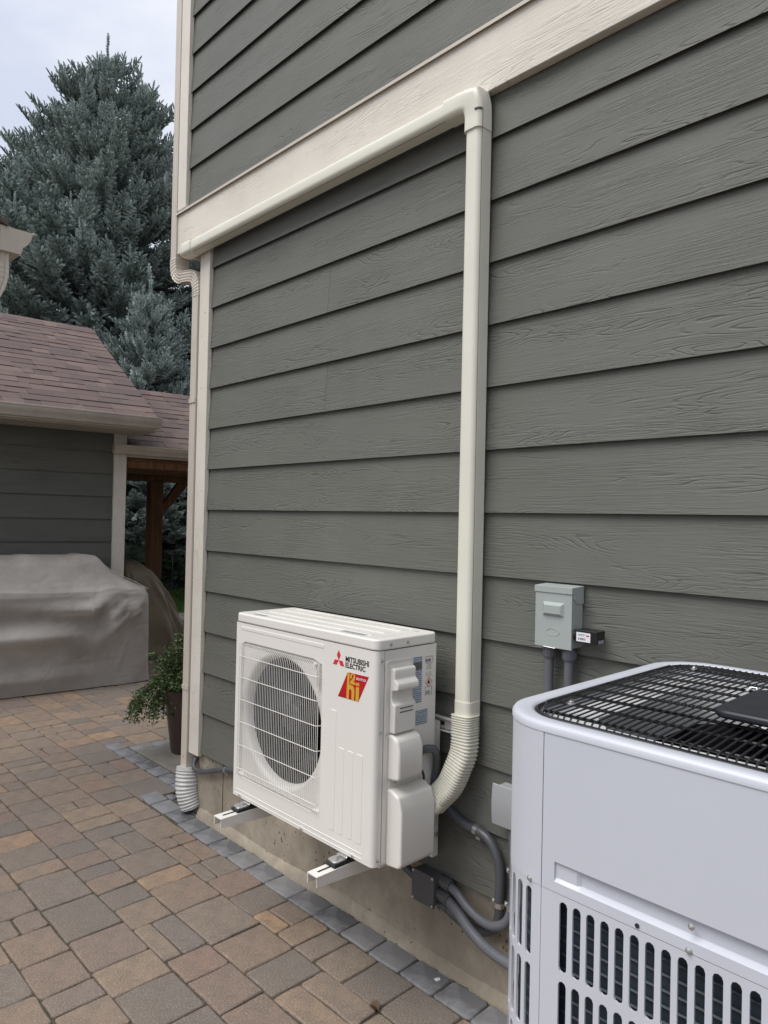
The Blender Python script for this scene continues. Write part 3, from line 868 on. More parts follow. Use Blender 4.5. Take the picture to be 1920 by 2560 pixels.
# side panel and rear panels
box_o('side_panel', hw, W - .004, .034, 0.0, W, D, .6535, hp, .001, 1)
box_o('panel_seam', M['channel_dark'], W - .006, .0315, .001, W - .0025, .0335, .653, hp)
box_o('left_panel', hw, 0.0006, .031, 0.0, .004, D, .654, hp)
m = MB().box(.005, D - .006, .0, W - .005, D - .001, .65); m.build('rear_grille', M['dark'], hp)
box_o('base_pan', hw, .002, .032, -.012, W - .006, D - .003, .012, hp, .003, 1)
# embossed features on the front
def emb(name, x0, z0, x1, z1, r, d=.0014):
    m = MB(); p = rrect(x0, z0, x1, z1, r, 4); q = rrect(x0 + .0016, z0 + min(.0016, (z1 - z0) * .35), x1 - .0016, z1 - min(.0016, (z1 - z0) * .35), max(.0004, min(r - .0012, (z1 - z0) * .14)), 4); n = len(p)
    m.add([(a, .0006, b) for a, b in p] + [(a, -.0002, b) for a, b in p] + [(a, -d, b) for a, b in q], [(i, (i + 1) % n, n + (i + 1) % n, n + i) for i in range(n)] + [(n + i, n + (i + 1) % n, 2 * n + (i + 1) % n, 2 * n + i) for i in range(n)] + [tuple(range(2 * n, 3 * n))])
    return m.build(name, hw, hp)
emb('embossed_strip', .03, .628, .526, .642, .005)
emb('embossed_strip', .012, .0255, .730, .0285, .0012)
emb('embossed_strip', .012, .0095, .730, .0125, .0012)
for (x0, x1, zt) in ((.570, .597, .440), (.611, .638, .327), (.655, .682, .327), (.698, .726, .327)):
    emb('embossed_rib', x0, .054, x1, zt, .004, .0013)
for x in (.048, .428, .689):
    m = MB().lathe([(.0075, -.0005), (.0075, -.002), (.005, -.003)], (x, 0, .0085), 'y', 14); m.build('screw_boss', hw, hp)
    screw(hp, x, -.003, .0085, 'y', .0032)
for z in (.625, .405, .02): screw(hp, W, .020, z, 'x', .0042)
for y in (.055, .13): screw(hp, W + .003, y, .672, 'x', .0042)
# side: raised frame, handle cover, valve covers
m = MB(); a = rrect(.038, .385, .155, .622, .012, 4); b = rrect(.043, .39, .150, .617, .009, 4); n = len(a)
m.add([(W + .0025, y, z) for y, z in a] + [(W + .0025, y, z) for y, z in b] + [(W, y, z) for y, z in a] + [(W, y, z) for y, z in b],
      [(i, (i + 1) % n, n + (i + 1) % n, n + i) for i in range(n)] + [(i, (i + 1) % n, 2 * n + (i + 1) % n, 2 * n + i) for i in range(n)] + [(n + i, n + (i + 1) % n, 3 * n + (i + 1) % n, 3 * n + i) for i in range(n)])
m.build('side_frame', hw, hp)
pr = [(0, 0)]
# top handle cover: profile in (out, z) extruded along y
prof = [(0, .595), (.012, .600), (.020, .597), (.022, .592), (.022, .566), (.034, .556), (.037, .551), (.037, .537), (.033, .533), (.022, .531), (.010, .528), (.008, .505), (.014, .492), (.024, .487), (.025, .482), (.025, .40), (.0, .40)]
m = MB().prism([(W + q, z) for q, z in prof], 'y', .055, .150); m.build('handle_cover', M['cover'], hp, .0045, 3)
for z in (.462, .474):
    for k in range(12): MB().box(W + .0245, .078 + k * .0049, z, W + .0256, .0815 + k * .0049, z + .0035).build('vent_slit', M['dark'], hp)
m = MB().prism([(W - .001, .255), (W + .048, .262), (W + .052, .275), (W + .052, .355), (W + .040, .385), (W + .018, .395), (W - .001, .397)], 'y', .052, .160)
m.build('upper_valve_cover', M['cover'], hp, .009, 4)
m = MB().prism([(W - .001, -.006), (W + .056, .0), (W + .066, .012), (W + .066, .175), (W + .050, .215), (W + .02, .228), (W - .001, .23)], 'y', .052, .205)
m.build('lower_valve_cover', M['cover'], hp, .014, 5)
MB().box(W, .06, .228, W + .003, .165, .262).build('cover_tab', hw, hp, .001, 1); screw(hp, W + .003, .085, .245, 'x', .004)
screw(hp, W, .045, .395, 'x', .0045)
hose_o('hose', [(W + .01, .155, .318), (W + .022, .205, .325), (W + .03, .237, .315), (W + .022, .256, .27), (W + .01, .262, .2), (W + .0, .268, .10)], .0135, M['pvc_hose'], hp)
hose_o('black_cable', [(W + .02, .155, .27), (W + .02, .185, .262), (W + .018, .2, .235), (W + .014, .195, .205), (W + .01, .18, .18)], .004, M['rubber'], hp, n=8)
# printed labels on the side
def lab(name, mat, y0, z0, y1, z1, d=.0006): return MB().box(W, y0, z0, W + d, y1, z1).build(name, mat, hp)
lab('rating_plate', M['lines_blue'], .157, .471, .201, .619)
lab('rating_plate_heading', M['lines_dark'], .160, .578, .198, .601, .0009)
lab('warning_label', M['lines_blue2'], .158, .399, .231, .447)
lab('refrigerant_print', M['lines_white'], .218, .572, .247, .593)
lab('symbol_print', M['lines_white'], .218, .550, .247, .566)
text_o('R454B', 'refrigerant_text', M['text_black'], hp, W + .0004, .2175, .598, .0135, 'yz', .66)
text_o('A2L', 'refrigerant_text', M['text_black'], hp, W + .0004, .2200, .494, .0150, 'yz', .85)
def frame(name, mat, pts, w=.0008):
    m = MB()
    for i in range(len(pts)):
        a = Vector((W + .0006, *pts[i])); b = Vector((W + .0006, *pts[(i + 1) % len(pts)])); m.tube([a, b], w, 4, True, False)
    return m.build(name, mat, hp)
frame('print_box', M['text_black'], [(.216, .595), (.249, .595), (.249, .6145), (.216, .6145)], .0005)
frame('print_box', M['text_black'], [(.217, .491), (.248, .491), (.248, .5165), (.217, .5165)], .0005)
frame('flammable_diamond', M['text_red'], [(.233, .5165), (.2485, .532), (.233, .548), (.2175, .532)], .0009)
MB().prism([(.229, .526), (.237, .526), (.239, .531), (.236, .535), (.234, .541), (.231, .536), (.2275, .531)], 'x', W, W + .0008).build('flame_symbol', M['text_black'], hp)
# lid labels
MB().box(.58, .020, .6904, .69, .046, .6909).build('lid_label', M['plate'], hp)
MB().box(.08, .018, .6904, .16, .036, .6909).build('lid_label', M['plate'], hp)
lt = NT('faint embossed print'); lt.color(lt.ramp(lt.noise(lt.coords((160, 60, 1)), 2, 2), [(.5, (.70, .68, .635)), (.6, (.36, .35, .33))])); lt.rough(.5)
MB().box(.30, .214, .6904, .74, .232, .6909).build('lid_print', lt.m, hp)
# badge: three diamonds, lettering and the red plate
def poly_front(name, pts, mat, d=.0006):
    m = MB().prism(pts, 'y', 0.0002, -d); return m.build(name, mat, hp)
cx0, cz0, e = .6017, .6022, .0188
def rhomb(ax):
    a = R(ax); l = e; s = R(30)
    p0 = (cx0, cz0); p1 = (cx0 + l * math.cos(a - s), cz0 + l * math.sin(a - s)); p3 = (cx0 + l * math.cos(a + s), cz0 + l * math.sin(a + s))
    return [p0, p1, (p1[0] + p3[0] - p0[0], p1[1] + p3[1] - p0[1]), p3]
for ax in (90, 210, 330): poly_front('logo_diamond', rhomb(ax), M['text_red'])
def text_fit(body, name, mat, x0, x1, z0, z1, y=-.0003, bold=.0003, shear=0.0):
    o = text_o(body, name, mat, hp, 0, 0, 0, .02, 'xz', 1, bold, shear)
    xs = [v.co.x for v in o.data.vertices]; ys = [v.co.y for v in o.data.vertices]
    sx = (x1 - x0) / (max(xs) - min(xs)); sy = (z1 - z0) / (max(ys) - min(ys))
    o.data.transform(Matrix.Translation((-min(xs), -min(ys), 0))); o.data.transform(Matrix.Diagonal((sx, sy, 1, 1)))
    o.location = (x0, y, z0); return o
text_fit('MITSUBISHI', 'maker_lettering', M['text_black'], .6355, .7450, .6030, .6205, bold=.0005)
text_fit('ELECTRIC', 'maker_lettering', M['text_black'], .6355, .7292, .5845, .6010, bold=.0005)
sb = poly_front('badge', [(.6023, .4875), (.7003, .4885), (.7453, .5725), (.6473, .5715)], M['sumo'], .0008)
def gold(name, pts):
    m = MB().add([(a, -.0011, b) for a, b in pts], [tuple(range(len(pts)))]); return m.build(name, M['gold'], hp)
def arc(cx, cz, rx, rz, a0, a1, n=10): return [(cx + rx * math.cos(R(a0 + (a1 - a0) * k / n)), cz + rz * math.sin(R(a0 + (a1 - a0) * k / n))) for k in range(n + 1)]
gold('badge_letter', [(.6432, .4885), (.6552, .4886), (.6555, .5120)] + arc(.6618, .5140, .0060, .0065, 180, 0, 8) + [(.6682, .4888), (.6806, .4889), (.6812, .515)] + arc(.6690, .5175, .0122, .0160, 0, 100, 8) + [(.6568, .5355), (.6568, .5712), (.6475, .5712)])
gold('badge_letter', [(.6873, .4890), (.7020, .4891), (.7030, .5330), (.6880, .5322)])
gold('badge_letter', [(.6880, .5362), (.7032, .5370), (.7034, .5462), (.6882, .5455)])
gold('badge_letter', [(.6608, .5375), (.6855, .5372), (.6857, .5452), (.6762, .5455), (.6815, .5525)] + arc(.6722, .5615, .0122, .0105, -20, 180, 10) + [(.6600, .5545), (.6682, .5545)] + arc(.6722, .5635, .0042, .0050, 180, -20, 8) + [(.6700, .5525), (.6608, .5450)])
text_fit('sumo', 'badge_lettering', M['label_white'], .6885, .7330, .5550, .5625, -.0009, 0, .3)

# wall bracket
br = empty('wall_bracket', (1.2, .0, -1.1), label='cream steel bracket with two arms and a slotted rail carrying the heat pump', cat='bracket')
def brb(o): o.location = (-1.2, 0, 1.1); return o
m = MB(); 
m.box(.72, -.020, -.735, 1.715, -.001, -.731); m.box(.72, -.005, -.731, 1.715, -.001, -.694); m.box(.72, -.020, -.694, 1.715, -.001, -.690)
brb(m.build('wall_rail', M['cover'], br, .001, 1))
brb(MB().tube([(1.612, -.0055, -.712), (1.634, -.0055, -.712)], .0068, 10).build('slot', M['dark'], br))
for xa in (.955, 1.505):
    zt = -1.115
    # upright
    m = MB(); m.box(xa - .004 + (.09 if xa > 1.2 else 0), -.052, -1.15, xa + .038 + (.09 if xa > 1.2 else 0), -.0235, -.70)
    brb(m.build('upright', M['cover'], br, .002, 1))
    # arm: inverted channel tapering towards the wall
    x0, x1 = xa - .018, xa + .030
    m = MB()
    m.box(x0, -.462, zt - .004, x1, -.052, zt)
    for xx in (x0, x1 - .0035):
        m.add([(xx, -.462, zt - .004), (xx, -.462, zt - .033), (xx, -.052, zt - .06), (xx, -.052, zt - .004), (xx + .0035, -.462, zt - .004), (xx + .0035, -.462, zt - .033), (xx + .0035, -.052, zt - .06), (xx + .0035, -.052, zt - .004)],
              [(0, 1, 2, 3), (4, 7, 6, 5), (0, 4, 5, 1), (1, 5, 6, 2), (2, 6, 7, 3)])
    brb(m.build('arm', M['cover'], br, .001, 1))
    brb(MB().tube([(xa + .006, -.440, zt + .0002), (xa + .006, -.34, zt + .0002)], .0032, 6).build('arm_slot', M['dark'], br))
    # rubber foot with zinc cleat and bolt
    brb(MB().box(xa - .018, -.392, zt + .0005, xa + .028, -.20, zt + .012).build('rubber_pad', M['rubber'], br, .003, 2))
    m = MB().prism(rrect(xa - .016, -.388, xa + .027, -.335, .012, 4), 'z', zt + .0125, zt + .0185)
    m.add([(xa - .016, -.345, zt + .0185), (xa + .027, -.345, zt + .0185), (xa + .027, -.325, zt + .034), (xa - .016, -.325, zt + .034), (xa - .016, -.34, zt + .0155), (xa + .027, -.34, zt + .0155), (xa + .027, -.32, zt + .031), (xa - .016, -.32, zt + .031)], [(0, 1, 2, 3), (4, 7, 6, 5), (0, 4, 5, 1), (1, 5, 6, 2), (2, 6, 7, 3), (3, 7, 4, 0)])
    brb(m.build('foot_cleat', M['zinc'], br, .0015, 2))
    brb(MB().lathe([(.010, 0), (.010, .002), (.0065, .002), (.0065, .008), (.003, .009), (.003, .014)], (xa + .005, -.362, zt + .0185), 'z', 6).build('bolt', M['zinc'], br))
brb(MB().lathe([(.008, 0), (.008, .003), (.0055, .003), (.0055, .008)], (1.634, -.038, -1.075), 'x', 8).build('bolt', M['zinc'], br))

# ------------------------------------------------------------------ electrical boxes and conduits on the wall
db = empty('disconnect_box', (2.08, -.002, -.30), label='pale grey-green electrical disconnect box high on the siding with a hinged cap', cat='electrical box')
def dbb(o): o.location = (-2.08, .002, .30); return o
x0, x1, zb_, zt = 2.0185, 2.142, -.388, -.211
dbb(MB().box(x0 + .002, -.046, zb_ + .004, x1 - .002, .006, zt - .006).build('box_body', M['boxgrey'], db, .002, 1))
dbb(MB().box(x0 + .0008, -.0555, zb_, x1 - .0008, -.0465, zt - .018).build('door', M['boxgrey'], db, .0015, 1))
m = MB().prism([(-.0585, zt - .019), (-.0585, zt), (.006, zt + .003), (.006, zt - .048), (-.030, zt - .048), (-.046, zt - .034), (-.046, zt - .019)], 'x', x0 - .001, x1 + .001)
dbb(m.build('cap', M['boxgrey'], db, .0012, 1))
vs = []
for (e_, y_) in ((0, -.0553), (.009, -.0645)):
    vs += [(2.046 + e_, y_, -.298 + e_), (2.117 - e_, y_, -.298 + e_), (2.117 - e_, y_, -.256 - e_), (2.046 + e_, y_, -.256 - e_)]
dbb(MB().add(vs, [(0, 1, 5, 4), (1, 2, 6, 5), (2, 3, 7, 6), (3, 0, 4, 7), (4, 5, 6, 7)]).build('embossed_pull', M['boxgrey'], db, .0015, 2))
m = MB(); rng = [(2.081 + .021 * math.cos(R(t)), -.0556, -.342 + .010 * math.sin(R(t))) for t in range(0, 361, 15)]
m.tube(rng, .0011, 5, False); dbb(m.build('embossed_oval', M['boxgrey'], db))
dbb(MB().tube([(2.052, -.0545, -.3845), (2.052, -.0595, -.3865), (2.092, -.0595, -.3875), (2.092, -.0545, -.3855)], .0013, 6).build('latch', M['zinc'], db))
sp_ = empty('surge_protector', (2.16, -.03, -.345), label='small black surge protector with a white label on the side of the disconnect box', cat='surge protector')
def spb(o): o.location = (-2.16, .03, .345); return o
spb(MB().tube([(2.1435, -.034, -.343), (2.152, -.034, -.343)], .0165, 14).build('collar', M['blackplastic'], sp_))
spb(MB().box(2.1525, -.056, -.3605, 2.2205, -.012, -.3255).build('body', M['blackplastic'], sp_, .0015, 2))
spb(MB().box(2.1575, -.0566, -.357, 2.2005, -.0561, -.3315).build('label', M['label_white'], sp_))
for k, w_ in enumerate((.002, .0006, .0022, .0016, .0024, .0008, .002)):
    spb(MB().box(2.163 + k * .0034, -.0569, -.3525, 2.163 + k * .0034 + w_, -.0564, -.3465).build('label_mark', M['text_black'], sp_))
spb(MB().box(2.162, -.0568, -.3405, 2.182, -.0563, -.3395).build('label_line', M['text_black'], sp_))
spb(MB().box(2.162, -.0568, -.3375, 2.186, -.0563, -.3365).build('label_line', M['text_black'], sp_))
spb(MB().box(2.188, -.0568, -.3415, 2.197, -.0563, -.3375).build('label_mark', M['text_red'], sp_))
spb(MB().box(2.2203, -.048, -.3590, 2.2208, -.018, -.3500).build('side_label', M['plate'], sp_))
for i, (xc_, lb) in enumerate(((2.050, 'grey rigid conduit below the disconnect box, the one nearer the heat pump'), (2.116, 'grey rigid conduit below the disconnect box, the one nearer the surge protector'))):
    c = empty('conduit', (xc_, -.024, -.40), label=lb, cat='conduit', group='rigid conduits below the disconnect box')
    m = MB().lathe([(.016, -.004), (.0195, -.012), (.0195, -.032), (.0165, -.038)], (0, 0, 0), 'z', 18)
    for k in range(14):
        a = 2 * PI * k / 14; m.tube([(.0192 * math.cos(a), .0192 * math.sin(a), -.013), (.0192 * math.cos(a), .0192 * math.sin(a), -.031)], .0016, 4)
    m.build('fitting', M['pvc'], c).location = (0, 0, .015)
    MB().tube([(0, 0, -.02), (0, 0, -.92)], .0137, 16).build('pipe', M['pvc'], c)
# second box
b2 = empty('outlet_box', (1.944, -.002, -.886), label='light grey weatherproof outlet box mounted low on the siding next to the big condenser', cat='electrical box')
def b2b(o): o.location = (-1.93, .002, .88); return o
b2b(MB().box(1.868, -.046, -.95, 1.945, .006, -.835).build('box_body', M['boxgrey2'], b2, .004, 2))
vs = []; nn = 8
for i in range(nn + 1):
    z = -.951 + i * .124 / nn; y = -.052 - .005 * math.sin(PI * i / nn)
    vs += [(1.860, y, z), (1.944, y, z), (1.944, -.0465, z), (1.860, -.0465, z)]
fs = [(i * 4 + k, i * 4 + (k + 1) % 4, (i + 1) * 4 + (k + 1) % 4, (i + 1) * 4 + k) for i in range(nn) for k in range(4)] + [(0, 3, 2, 1), (nn * 4, nn * 4 + 1, nn * 4 + 2, nn * 4 + 3)]
b2b(MB().add(vs, fs).build('cover', M['boxgrey2'], b2, .004, 2))
b2b(screw(b2, 1.866, -.049, -.942, 'y', .004)); b2b(screw(b2, 1.94, -.050, -.833, 'y', .004))
b2b(MB().lathe([(.018, 0), (.018, -.02), (.014, -.024)], (1.934, -.025, -.949), 'z', 14).build('fitting', M['pvc_dark'], b2))
# junction box
jb = empty('junction_box', (1.61, -.0, -1.26), label='dark grey plastic junction box on the foundation with three hoses leaving its right side', cat='junction box')
def jbb(o): o.location = (-1.61, 0, 1.26); return o
jbb(MB().box(1.548, -.046, -1.312, 1.642, .0185, -1.213).build('box_body', M['pvc_dark'], jb, .006, 3))
jbb(MB().box(1.545, -.056, -1.315, 1.645, -.0465, -1.210).build('lid', M['pvc_dark'], jb, .002, 2))
for (xx, zz) in ((1.552, -1.217), (1.638, -1.217), (1.552, -1.308), (1.638, -1.308)): jbb(screw(jb, xx, -.0562, zz, 'y', .003))
for (y, z, r_, l_) in ((-.016, -1.232, .0205, .047), (-.026, -1.272, .0205, .050), (-.012, -1.311, .017, .035)):
    jbb(MB().tube([(1.640, y, z), (1.640 + l_ * .3, y, z), (1.640 + l_ * .32, y, z), (1.640 + l_, y, z - .004)], [r_ * .9, r_ * .9, r_, r_], 16).build('port', M['pvc_dark'], jb))
def hose_thing(name, label, pts, r, mat, clamps=(), cat='hose'):
    t = empty(name, pts[0], label=label, cat=cat, group='flexible conduits around the junction box')
    loc = Vector(pts[0])
    o = hose_o('hose', [Vector(p) - loc for p in pts], r, mat, t)
    for (p, d, f) in clamps: clamp(t, Vector(p) - loc, d, r, f)
    return t
hose_thing('flexible_conduit', 'grey conduit looping from behind the heat pump to the lowest junction box port',
    [(1.60, -.05, -.90), (1.640, -.035, -.945), (1.690, -.022, -.99), (1.745, -.018, -1.013), (1.80, -.018, -1.016), (1.845, -.018, -1.035), (1.875, -.018, -1.075), (1.886, -.018, -1.13), (1.884, -.018, -1.20), (1.880, -.012, -1.255), (1.862, -.006, -1.30), (1.81, -.004, -1.335), (1.75, -.004, -1.342), (1.705, -.010, -1.328), (1.668, -.012, -1.315)],
    .0155, M['pvc_hose'], [((1.79, -.018, -1.0155), (1, 0, -.05), (.2, 0, -1)), ((1.8835, -.016, -1.215), (0, 0, 1), (-1, 0, .1))])
hose_thing('flexible_conduit', 'grey conduit from the top port sagging and turning up to the outlet box',
    [(1.68, -.016, -1.237), (1.715, -.02, -1.245), (1.765, -.026, -1.268), (1.82, -.030, -1.283), (1.872, -.032, -1.281), (1.915, -.030, -1.255), (1.936, -.027, -1.21), (1.942, -.025, -1.15), (1.940, -.025, -1.06), (1.934, -.025, -.965)],
    .0145, M['pvc'], [((1.9375, -.027, -1.20), (.05, 0, 1), (-1, 0, .1)), ((1.9415, -.025, -1.10), (0, 0, 1), (-1, 0, .25))])
hose_thing('flexible_conduit', 'thick grey conduit from the middle port running low towards the big condenser',
    [(1.68, -.026, -1.277), (1.73, -.036, -1.292), (1.79, -.05, -1.315), (1.85, -.06, -1.332), (1.91, -.07, -1.337), (1.98, -.08, -1.335), (2.1, -.11, -1.33), (2.3, -.19, -1.32)],
    .0165, M['pvc'])
hose_thing('flexible_conduit', 'short dark conduit from below the heat pump into the left side of the junction box',
    [(1.40, -.06, -1.155), (1.44, -.035, -1.205), (1.48, -.028, -1.235), (1.52, -.025, -1.252), (1.556, -.025, -1.262)], .015, M['pvc_hose'])

# ------------------------------------------------------------------ large condenser in the foreground
X0, X1, Y0, Y1, ZT = 2.487, 3.247, -.886, -.186, -.336
ZB = -1.46
cd = empty('air_conditioner', ((X0 + X1) / 2, (Y0 + Y1) / 2, ZB), label='large pale grey condenser with slotted panels and a black wire top in the foreground', cat='air conditioner')
cl = Vector(cd.location)
def cdb(o): o.location = -cl; return o
RC = .112
def plan(inset=0.0, r=None, n=10):
    return rrect(X0 + inset, Y0 + inset, X1 - inset, Y1 - inset, (r if r is not None else RC - inset), n)
ag = M['ac_grey']
def band(z0, z1, inset=0.0):
    p = plan(inset); n = len(p)
    return MB().add([(x, y, z0) for x, y in p] + [(x, y, z1) for x, y in p], [(i, (i + 1) % n, n + (i + 1) % n, n + i) for i in range(n)], True)
# perimeter path by arc length, starting at the front left corner's end going right
def peri():
    pts = plan(0, None, 24); pts.append(pts[0]); d = [0]
    for i in range(1, len(pts)): d.append(d[-1] + math.hypot(pts[i][0] - pts[i - 1][0], pts[i][1] - pts[i - 1][1]))
    return pts, d
PP, PD = peri()
def at_s(s, off=0.0):
    s = s % PD[-1]
    import bisect
    i = min(max(bisect.bisect_right(PD, s) - 1, 0), len(PP) - 2); t = (s - PD[i]) / max(1e-9, PD[i + 1] - PD[i])
    a, b = PP[i], PP[i + 1]; x = a[0] + (b[0] - a[0]) * t; y = a[1] + (b[1] - a[1]) * t
    dx, dy = b[0] - a[0], b[1] - a[1]; l = math.hypot(dx, dy) or 1
    return x - dy / l * (-off), y + dx / l * (-off)     # positive off = outwards
# rrect starts at front right arc; locate s of front-left seam (x = X0+RC, y = Y0)
s_front = min(range(len(PP) - 1), key=lambda i: math.hypot(PP[i][0] - (X0 + RC + .0), PP[i][1] - Y0) + (0 if i > len(PP) / 2 else 9))
S0 = PD[s_front]      # end of the front left corner arc, front face begins
# walls above the slots; front panel recess
ZS = -.587
m = MB()
def strip(s0, s1, z0, z1, off=0.0, step=.02, sm=True, mb=None):
    k = max(1, int((s1 - s0) / step)); vs = []
    for i in range(k + 1):
        x, y = at_s(s0 + (s1 - s0) * i / k, off); vs += [(x, y, z0), (x, y, z1)]
    (mb or m).add(vs, [(2 * i, 2 * i + 2, 2 * i + 3, 2 * i + 1) for i in range(k)], sm)
PL = PD[-1]
flen = X1 - X0 - 2 * RC
# front panel with recessed handle strip
fp = MB()
f0, f1 = S0 + .0005, S0 + flen
rx0 = .022
strip(f0, f1, -.541, ZT - .012, mb=fp)
strip(f0, f1, ZS + .0006, -.571, mb=fp)
strip(f0, S0 + rx0, -.571, -.541, mb=fp)
strip(f1 - rx0, f1, -.571, -.541, mb=fp)
def pxy(s, off): return at_s(s, off)
def quad3(a, b, c, d, mb): mb.add([a, b, c, d], [(0, 1, 2, 3)])
rs0, rs1 = S0 + rx0, f1 - rx0
pts_ = []
for (sa, sb, d1) in ((rs0, rs0 + .036, -.004), (rs0 + .036, rs0 + .042, None), (rs0 + .042, rs1, -.0095)):
    da, dbb_ = (d1, d1) if d1 is not None else (-.004, -.0095)
    ta, tb_ = pxy(sa, da), pxy(sb, dbb_); oa, ob = pxy(sa, 0), pxy(sb, 0)
    quad3((*ta, -.566), (*tb_, -.566), (*tb_, -.541), (*ta, -.541), fp)
    quad3((*oa, -.541), (*ob, -.541), (*tb_, -.541), (*ta, -.541), fp)
    quad3((*oa, -.571), (*ob, -.571), (*tb_, -.566), (*ta, -.566), fp)
quad3((*pxy(rs0, 0), -.571), (*pxy(rs0, 0), -.541), (*pxy(rs0, -.004), -.541), (*pxy(rs0, -.004), -.566), fp)
quad3((*pxy(rs1, 0), -.571), (*pxy(rs1, 0), -.541), (*pxy(rs1, -.0095), -.541), (*pxy(rs1, -.0095), -.566), fp)
cdb(fp.build('front_panel', ag, cd, sharp=30))
cp = MB(); strip(S0 - RC * PI / 2 - .004, S0 - .0006, ZS + .0006, ZT - .012, off=.0004, step=.008, mb=cp)
strip(S0 - .02, S0 + .02, ZB, ZT - .012, off=-.0015, step=.005, mb=cp)
cdb(cp.build('corner_panel', ag, cd, sharp=30))
op = MB(); strip(S0 + flen + .001, S0 + PL - RC * PI / 2 - .005, ZS + .0006, ZT - .012, step=.02, mb=op)
cdb(op.build('side_panel', ag, cd, sharp=30))
# slotted lower panels: every slot is a real hole with a thickness
def slot_loop(sc, z0, z1, w, n=4):
    r = w / 2; pts = []
    for k in range(n + 1):
        a = R(180 * k / n); pts.append((sc + r * math.cos(a), z1 - r + r * math.sin(a)))
    for k in range(n + 1):
        a = R(180 + 180 * k / n); pts.append((sc + r * math.cos(a), z0 + r + r * math.sin(a)))
    return pts
def louver(s_start, s_end, pitch, w, first, mbx, rows, zlow):
    # frame edges
    n_s = int(round((s_end - s_start - 2 * first + pitch) / pitch))
    x_a = s_start + first - pitch / 2
    strip(s_start, x_a, zlow, ZS, mb=mbx); strip(x_a + n_s * pitch, s_end, zlow, ZS, mb=mbx)
    step = .118; zt_ = -.5955
    strip(x_a, x_a + n_s * pitch, zt_ + .0, ZS, mb=mbx, step=pitch)
    for rI in range(rows):
        z1 = zt_ - rI * step; z0 = z1 - step
        for k in range(n_s):
            sc = x_a + (k + .5) * pitch
            inn = slot_loop(sc, z0 + .012, z1 - .0005, w)
            cen = (sc, (z0 + z1) / 2)
            out = []
            for (a, b) in inn:      # push to the cell border
                zc_ = min(max(b, z0), z1)
                if b > z1 - .0005 - w / 2 + 1e-6: out.append((sc + (a - sc) * pitch / w, z1))
                elif b < z0 + .012 + w / 2 - 1e-6: out.append((sc + (a - sc) * pitch / w, z0))
                else: out.append((sc + math.copysign(pitch / 2, a - sc), z1 if b > cen[1] else z0))
            n = len(inn); vs = []
            for (a, b) in out: vs.append((*at_s(a, 0), b))
            for (a, b) in inn: vs.append((*at_s(a, 0), b))
            for (a, b) in inn: vs.append((*at_s(a * 1, -.0035), b))
            mbx.add(vs, [(i, (i + 1) % n, n + (i + 1) % n, n + i) for i in range(n)], False)
            mbx.add(vs, [(n + i, n + (i + 1) % n, 2 * n + (i + 1) % n, 2 * n + i) for i in range(n)], True)
    strip(s_start, s_end, ZB, zt_ - rows * step, mb=mbx)
ROWS = 7; ZL = -.5955 - ROWS * .118
lf = MB(); louver(S0 + .0004, S0 + flen, .02238, .0135, .0385 - .0, lf, ROWS, ZL)
cdb(lf.build('front_louver', ag, cd, sharp=35))
lcn = MB(); louver(S0 - RC * PI / 2 - .004, S0 - .0004, .0222, .0135, .0225, lcn, ROWS, ZL)
cdb(lcn.build('corner_louver', ag, cd, sharp=35))
ll = MB(); louver(S0 - RC * PI / 2 - .004 - (Y1 - Y0 - 2 * RC), S0 - RC * PI / 2 - .0045, .02238, .0135, .03, ll, ROWS, ZL)
cdb(ll.build('left_louver', ag, cd, sharp=35))
ob = MB(); strip(S0 + flen + .001, S0 + PL - RC * PI / 2 - .006 - (Y1 - Y0 - 2 * RC), ZB, ZS, mb=ob)
cdb(ob.build('rear_panel', ag, cd, sharp=35))
# coil with horizontal tubes behind the slots
coilm = NT('blue black coil fins')
cvv = coilm.coords((1, 1, 1)); cn = coilm.noise(cvv, 7, 3)
coilm.color(coilm.ramp(cn, [(.3, (.020, .032, .044)), (.7, (.055, .080, .100))])); coilm.rough(.45)
m = band(ZB, ZS, .026); cdb(m.build('coil', coilm.m, cd))
m = MB()
z = ZB + .02
while z < ZS - .005:
    p = plan(.022, .09, 8); m.tube([(x, y, z) for x, y in p] + [(p[0][0], p[0][1], z)], .0022, 4, False); z += .0215
cdb(m.build('coil_tube', coilm.m, cd))
# top rim
rim = MB(); lv = [(.0, ZT - .014), (.0, ZT - .006), (.003, ZT - .0012), (.008, ZT), (.026, ZT), (.032, ZT - .003), (.036, ZT - .014), (.037, ZT - .03)]
vs = []; n = len(plan(0, None, 10))
for (ins, z) in lv: vs += [(x, y, z) for x, y in plan(ins - .0014, RC - ins * .7, 10)]
rim.add(vs, [(i * n + k, i * n + (k + 1) % n, (i + 1) * n + (k + 1) % n, (i + 1) * n + k) for i in range(len(lv) - 1) for k in range(n)], True)
cdb(rim.build('top_rim', ag, cd, sharp=50))
